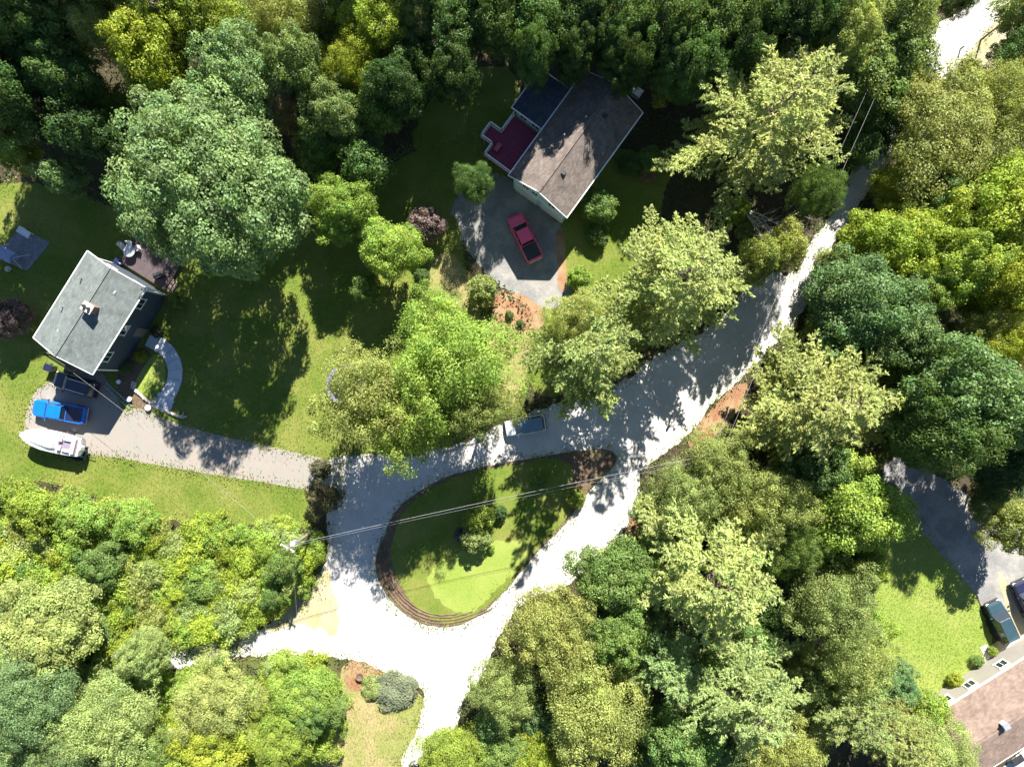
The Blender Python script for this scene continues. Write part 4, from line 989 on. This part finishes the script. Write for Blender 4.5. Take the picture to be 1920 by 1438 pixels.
# tall trees standing just beyond the top edge: their long shadows fall into the picture
for (x, y, r, lb) in ((-60, -60, 100, 'tall shade tree outside the frame beyond the top left corner'), (90, -150, 100, 'tall shade tree above the frame over the corner tree'), (250, -230, 90, 'tall shade tree above the frame over the bright yellow-green tree'),
        (640, -260, 90, 'tall shade tree above the frame over the lime top-edge tree'), (800, -290, 105, 'tall shade tree above the frame left of the deck house'), (930, -280, 105, 'tall shade tree above the frame over the navy bump-out roof'),
        (1060, -290, 105, 'tall shade tree above the frame over the mauve-brown roof'), (1190, -290, 105, 'tall shade tree above the frame right of the mauve-brown roof'), (1320, -290, 105, 'tall shade tree above the frame over the woods beside the pine'),
        (1440, -300, 100, 'tall shade tree above the frame over the upper right pine'), (-140, 130, 110, 'tall shade tree beyond the left edge level with the dark trees')):
    plant(x, y, r, 22, 'oak', 'deep', lb, 'tall trees outside the frame', zf=.8)
# individually told bushes
Bu = [
 (905, 545, 34, 4.5, 'bush', 'palegreen', 'upright pale green bush between the gravel drive and the sunny lawn'),
 (1088, 521, 27, 3, 'bush', 'lime', 'round clipped green shrub at the lower right of the gravel drive'),
 (1182, 307, 25, 2.4, 'bush', 'deep', 'round clipped dark bush beside the long eave of the deck house'),
 (800, 418, 40, 4.5, 'bush', 'plum', 'purple-brown smoke bush at the left end of the gravel drive'),
 (1384, 396, 29, 3.2, 'bush', 'lime', 'round olive-green bush, the upper one of two beside the dead branches'),
 (1404, 426, 24, 2.8, 'bush', 'olive', 'round olive-green bush, the lower one of two beside the dead branches'),
 (898, 974, 32, 3.4, 'bush', 'lime', 'upper light green bush on the turning-loop island'),
 (893, 1012, 29, 3.2, 'bush', 'palegreen', 'lower light green bush on the turning-loop island'),
 (862, 1004, 15, 1.4, 'bush', 'plum', 'low purple-grey bush on the island left of the green pair'),
 (938, 962, 16, 1.6, 'bush', 'dark', 'small dark bush on the shaded side of the island'),
 (920, 1030, 9, .8, 'bush', 'lime', 'tiny light bush below the island green pair'),
 (8, 595, 42, 5, 'bush', 'plum', 'purple-brown shrub cut by the left edge beside the lawn'),
 (325, 565, 22, 2, 'bush', 'green', 'round dark green bush by the right wall corner of the grey-roofed house'),
 (230, 690, 16, 1.2, 'bush', 'deep', 'small dark bush in the shaded bed next to the slate wall'),
 (262, 668, 14, 1.2, 'bush', 'yellow', 'small yellow-tipped bush inside the walkway bed'),
 (292, 622, 13, 1.2, 'bush', 'brown', 'brown bush at the upper end of the curved walkway'),
 (740, 1294, 44, 1.0, 'bush', 'grey', 'low grey-green shrub patch beside the white road spur'),
 (700, 1290, 26, .9, 'bush', 'palegreen', 'low green patch between the orange mulch and the grey-green shrub'),
 (955, 590, 9, .8, 'bush', 'deep', 'small dark plant at the lower edge of the orange mulch patch'),
 (975, 606, 8, .7, 'bush', 'deep', 'tiny dark plant below the orange mulch patch'),
 (1795, 1278, 17, 1.5, 'bush', 'yellow', 'bright yellow-green bush at the left corner of the tan-roofed house'),
 (1835, 1240, 14, 1.0, 'bush', 'green', 'green border plant left of the white path near the tan-roofed house'),
 (1863, 1222, 11, .9, 'bush', 'lime', 'light border plant right of the white path near the tan-roofed house'),
 (1080, 935, 22, 1.6, 'bush', 'lime', 'light green bush on the right tip of the island'),
 (1010, 905, 16, 1.2, 'bush', 'green', 'green bush on the upper shaded side of the island'),
 (1820, 130, 26, 2, 'bush', 'tan', 'dry tan bush on the sandy bank at the top right'),
 (1590, 470, 22, 2, 'bush', 'yellow', 'yellow bush on the right verge of the sunny narrow road'),
 (1120, 440, 24, 2, 'bush', 'deep', 'dark bush at the corner where the sunny grass meets the house drive'),
 (1215, 325, 18, 1.6, 'bush', 'tan', 'pale blossoming bush right of the round clipped dark bush'),
 (790, 520, 18, 2, 'bush', 'deep', 'small dark bush right of the bright tree with twin shadows'),
]
for t in Bu: plant(*t)
# the thicket on the left
tk = random.Random(12); placed = []
TP = [W(*p)[:2] for p in THICKET]
SKIPR = [(1190, 1275, 190, 1000)]
RP_ = [W(*p)[:2] for p in ROAD]
while len(placed) < 262:
    px, py = tk.uniform(-40, 620), tk.uniform(930, 1470); g_ = W(px, py)
    if not pip(np.array([g_[0]]), np.array([g_[1]]), TP)[0]: continue
    if px < 190 and py > 1120 and tk.random() < .7: continue
    r = tk.uniform(15, 36)
    if any(math.hypot(px - a, py - b) < (r + c) * .38 for a, b, c in placed): continue
    ring_ = np.array([W(px + r * .95 * math.cos(a), py + r * .95 * math.sin(a))[:2] for a in np.linspace(0, 6.28, 13)])
    if px > 430 and pip(ring_[:, 0], ring_[:, 1], RP_).any(): continue
    if any(math.hypot(px - a, py - b) < 26 for a, b in ((230, 1245), (345, 1222), (385, 1218), (420, 1213))): continue
    if pip(np.array([g_[0]]), np.array([g_[1]]), RP_)[0]: continue
    placed.append((px, py, r))
    if len(placed) > 260: break
cols = ['yellow', 'lime', 'lime', 'yellow', 'lime', 'green', 'yellow', 'palegreen', 'olive', 'lime']
CW = {'yellow': 'yellow-green', 'lime': 'bright green', 'olive': 'olive', 'green': 'mid-green', 'palegreen': 'pale green', 'bluegreen': 'blue-green', 'deep': 'deep green', 'oakgreen': 'grey-green'}
def tplace(x, y):
    a = 'along the lawn edge' if y < 1000 else ('in the upper rows' if y < 1055 else ('in the middle rows' if y < 1110 else ('just above the dirt track' if y < 1215 else ('just below the dirt track' if y < 1320 else 'near the bottom edge'))))
    b = 'far left' if x < 90 else ('left' if x < 190 else ('centre left' if x < 290 else ('centre' if x < 390 else ('centre right' if x < 490 else 'right'))))
    return a + ' of the lower-left thicket, ' + b
for i, (px, py, r) in enumerate(placed):
    col = tk.choice(cols) if px > 200 or py < 1100 else tk.choice(['palegreen', 'green', 'lime', 'oakgreen'])
    plant(px, py, r * 1.2, tk.uniform(1.5, 3.4), 'brush', col, ('broad ' if r > 34 else 'small ' if r < 25 else '') + CW[col] + ' shrub ' + tplace(px, py), 'shrubs of the lower left thicket', sx=tk.uniform(.8, 1.3), sy=tk.uniform(.8, 1.3))
# filler small trees in the right-hand woods
fl_ = [(1450, 1150), (1500, 1250), (1210, 1130), (1330, 1230), (1180, 1250), (1660, 720), (1740, 640), (1640, 700), (1560, 620), (1850, 700), (1660, 820), (1600, 860), (1730, 450), (1820, 560), (1700, 180), (1830, 330),  (1730, 300),
       (1350, 1400), (1420, 1210), (1540, 1290), (1060, 1270), (1020, 1340), (1180, 1410), (1110, 1160), (1440, 1040), (1390, 960), (1500, 960), (1230, 960), (1640, 1180), (1550, 1030), (1680, 1280), (930, 1350), (1860, 940), (1900, 990), (1480, 830), (1650, 580)]
for (px, py) in fl_:
    col = tk.choice(('green', 'olive', 'deep', 'lime', 'bluegreen'))
    pl = ('above the wide olive tree' if py < 240 else 'beside the narrow road' if (py < 480 and px < 1700) else 'on the upper right slope' if py < 600 else 'between maples and central right pine' if (py < 760) else 'around the shaded gravel drive' if px > 1580 and py < 1100 else 'between central right pine and large pale pine' if py < 1080 and px > 1300 else 'beside the turning loop' if px < 1320 and py < 1300 else 'near the bottom edge' if py > 1330 else 'near the large pale pine')
    plant(px, py, tk.uniform(36, 52), tk.uniform(6, 9), tk.choice(('small', 'tree')), col, 'low ' + CW[col] + ' understorey tree ' + pl, 'understorey trees of the right-hand woods')
for (px, py) in [(60, 120), (200, 200), (240, 40), (470, 60), (620, 60), (600, 280), (660, 260), (20, 280), (740, 110), (640, 10), (120, 330), (90, 80), (340, 170), (500, 110), (430, 90), (600, 170)]:
    col = tk.choice(('green', 'deep', 'oakgreen', 'lime'))
    pl = 'at the left edge of the upper woods' if px < 150 else 'around the bright yellow-green tree' if px < 350 else 'above the huge rounded oak' if px < 540 else 'right of the huge rounded oak'
    plant(px, py, tk.uniform(34, 50), tk.uniform(7, 11), 'small', col, 'low ' + CW[col] + ' understorey tree ' + pl, 'understorey trees of the upper left woods')
# dead branches
db = root('dead_tree', 'bare grey dead branches lying beside the two round olive bushes', 'dead tree', W(1380, 402))
rg = random.Random(4)
def limb(p, dr, L, r, dep, m):
    pts = [Vector(p)]; d_ = Vector(dr)
    for k in range(4):
        d_ = (d_ + Vector((rg.uniform(-.22, .22), rg.uniform(-.22, .22), rg.uniform(-.05, .08)))).normalized(); pts.append(pts[-1] + d_ * L / 4)
    m.tube(pts, [r, r * .85, r * .65, r * .5, r * .25], 5, False)
    if dep:
        for k in range(3):
            b = pts[rg.randint(1, 3)]; limb(b, (d_ + Vector((rg.uniform(-.9, .9), rg.uniform(-.9, .9), rg.uniform(0, .3)))).normalized(), L * .55, r * .5, dep - 1, m)
for a, L in ((-8, 7.4), (-48, 4.6), (-75, 4.2), (-28, 6.2)):
    m = MB(); limb((0, 0, 2.2), (math.cos(R(a)), math.sin(R(a)), .15), L, .09, 2, m); m.build('branch', M['deadwood'], db)
MB().tube([(0, 0, 0), (0, 0, 2.4)], [.16, .12], 8).build('trunk', M['deadwood'], db)

# fallen leaves and grit gathered along the edges of the paving
rs = np.random.default_rng(5)
def litter(name, polys, n, sd, col, size, z, label, kind_='leaf litter'):
    pts = []
    for q in polys:
        q = [Vector(W(*p)[:2]) for p in q]
        for i in range(len(q)):
            a, b = q[i], q[(i + 1) % len(q)]; k = int((b - a).length * n)
            if k:
                t = (rs.choice(rs.random(max(2, k // 9)), k) + rs.normal(size=k) * .35 / (b - a).length)[:, None]; t = np.clip(t, 0, 1); pts.append(np.array(a)[None] * (1 - t) + np.array(b)[None] * t + rs.normal(size=(k, 2)) * sd)
    A_ = np.concatenate(pts); k = len(A_)
    C = np.concatenate([A_, z + .02 * rs.random((k, 1))], 1)
    me = quads_mesh(name, C, rs.normal(size=(k, 3)) * .3 + np.array([0, 0, 1]), size * rs.uniform(.5, 1.5, k), .6, rs.random(k), rs.random(k))
    o = bpy.data.objects.new(name, me); COL.objects.link(o); o.color = (*col, 1); prop(o, label, kind_, None, 'stuff')
litter('leaf_litter', [ROAD, ISL, DRIVE], 22, .8, (.16, .12, .065), .10, .16, 'fallen leaves and grit along the paving edges')
litter('edge_weeds', [ROAD, ISL, DRIVE, LAWN_L, LAWN_DRY1], 26, .38, (.21, .27, .06), .15, .14, 'weeds and grass creeping over the paving edges', 'weeds')

# ------------------------------------------------------------------ undergrowth and grass (uncountable)
rs = np.random.default_rng(77)
OPEN = [[W(*p)[:2] for p in q] for q in (LAWN_L, LAWN_TOP, LAWN_R, LAWN_B, ROAD, DRIVE, ISL, [(850, 400), (900, 350), (950, 325), (1010, 370), (1060, 430), (1050, 490), (1070, 560), (1010, 585), (960, 545), (905, 505), (870, 450)],
    [(1640, 870), (1700, 850), (1800, 920), (1900, 960), (1990, 1080), (1990, 1240), (1900, 1230), (1850, 1140), (1800, 1080), (1740, 1010), (1690, 950)],
    [(880, 210), (1010, 110), (1110, 110), (1220, 200), (1060, 430), (900, 300)], [(1740, 1340), (1900, 1180), (2050, 1150), (2050, 1600), (1860, 1500)],
    [(1270, 840), (1320, 780), (1400, 700), (1420, 730), (1320, 850)], [(1790, 100), (1850, 50), (1900, 0), (1940, 10), (1890, 100), (1830, 160), (1775, 170)], [(600, 1080), (620, 1040), (650, 1200), (560, 1170), (470, 1200)])]
n = 230000
X = rs.uniform(-62, 62, n); Y = rs.uniform(-48, 50, n)
keep = np.ones(n, bool)
for q in OPEN: keep &= ~pip(X, Y, q)
# clumpy density
cl = np.sin(X * .9 + 2 * np.sin(Y * .5)) * np.sin(Y * 1.1 + 2 * np.sin(X * .6)) + rs.normal(size=n) * .45
keep &= cl > -.15
X, Y, cl = X[keep], Y[keep], cl[keep]; n = len(X)
Z = np.clip(cl, 0, 1) * .8 * rs.random(n) + .05
C = np.stack([X, Y, Z], 1); Nn = rs.normal(size=(n, 3)) * .45 + np.array([0, 0, 1])
me = quads_mesh('undergrowth', C, Nn, rs.uniform(.16, .42, n), .5, rs.random(n), rs.random(n))
ug = bpy.data.objects.new('undergrowth', me); COL.objects.link(ug); ug.color = (.055, .09, .028, 1)
prop(ug, 'leafy ground cover and ferns under the trees', 'undergrowth', None, 'stuff')
def grass(name, polys, holes, n, col, size, label, z=.03, w_=.16):
    Pn = []
    for poly, k in polys:
        q = [W(*p)[:2] for p in poly]; xs = [p[0] for p in q]; ys = [p[1] for p in q]
        X = rs.uniform(min(xs), max(xs), k); Y = rs.uniform(min(ys), max(ys), k); m_ = pip(X, Y, q)
        for h_ in holes: m_ &= ~pip(X, Y, [W(*p)[:2] for p in h_])
        Pn.append(np.stack([X[m_], Y[m_]], 1))
    A_ = np.concatenate(Pn); k = len(A_)
    patch = .5 + .25 * np.sin(A_[:, 0] * .8 + 1.5 * np.sin(A_[:, 1] * .5)) + .25 * np.sin(A_[:, 1] * .9 + 1.3 * np.sin(A_[:, 0] * .7))
    s = size * rs.uniform(.6, 1.4, k)
    C = np.stack([A_[:, 0], A_[:, 1], z + s * .28], 1)
    me = quads_mesh(name, C, rs.normal(size=(k, 3)) * .7 + np.array([0, 0, .7]), s, w_, .35 * patch + .5 * rs.random(k) + .05, .6 * patch + .4 * rs.random(k))
    o = bpy.data.objects.new(name, me); COL.objects.link(o); o.color = (*col, 1)
    prop(o, label, 'grass', None, 'stuff')
HB_FOOT = [(170, 470), (300, 540), (330, 560), (240, 770), (60, 840), (40, 800), (100, 700), (85, 635)]
grass('grass', [(LAWN_L, 120000), (LAWN_TOP, 35000)], [DRIVE, ROAD, HB_FOOT, LAWN_DRY1, [(850, 400), (950, 325), (880, 210), (1010, 110), (1110, 110), (1220, 200), (1060, 430), (1070, 560), (1000, 600), (905, 505)]], 0, (.115, .165, .025), .17, 'short mown green grass of the lawns')
grass('dry_grass', [(LAWN_DRY1, 12000), (LAWN_B, 22000), (ISL2, 6000)], [ROAD, [(918, 560), (945, 540), (1000, 565), (1030, 590), (1010, 620), (960, 625)]], 0, (.20, .20, .06), .16, 'dry yellowish grass of the sunny verges and island', .12)
grass('lush_grass', [(LAWN_R, 26000)], [], 0, (.16, .22, .035), .16, 'bright green grass of the right-hand lawn', .03)
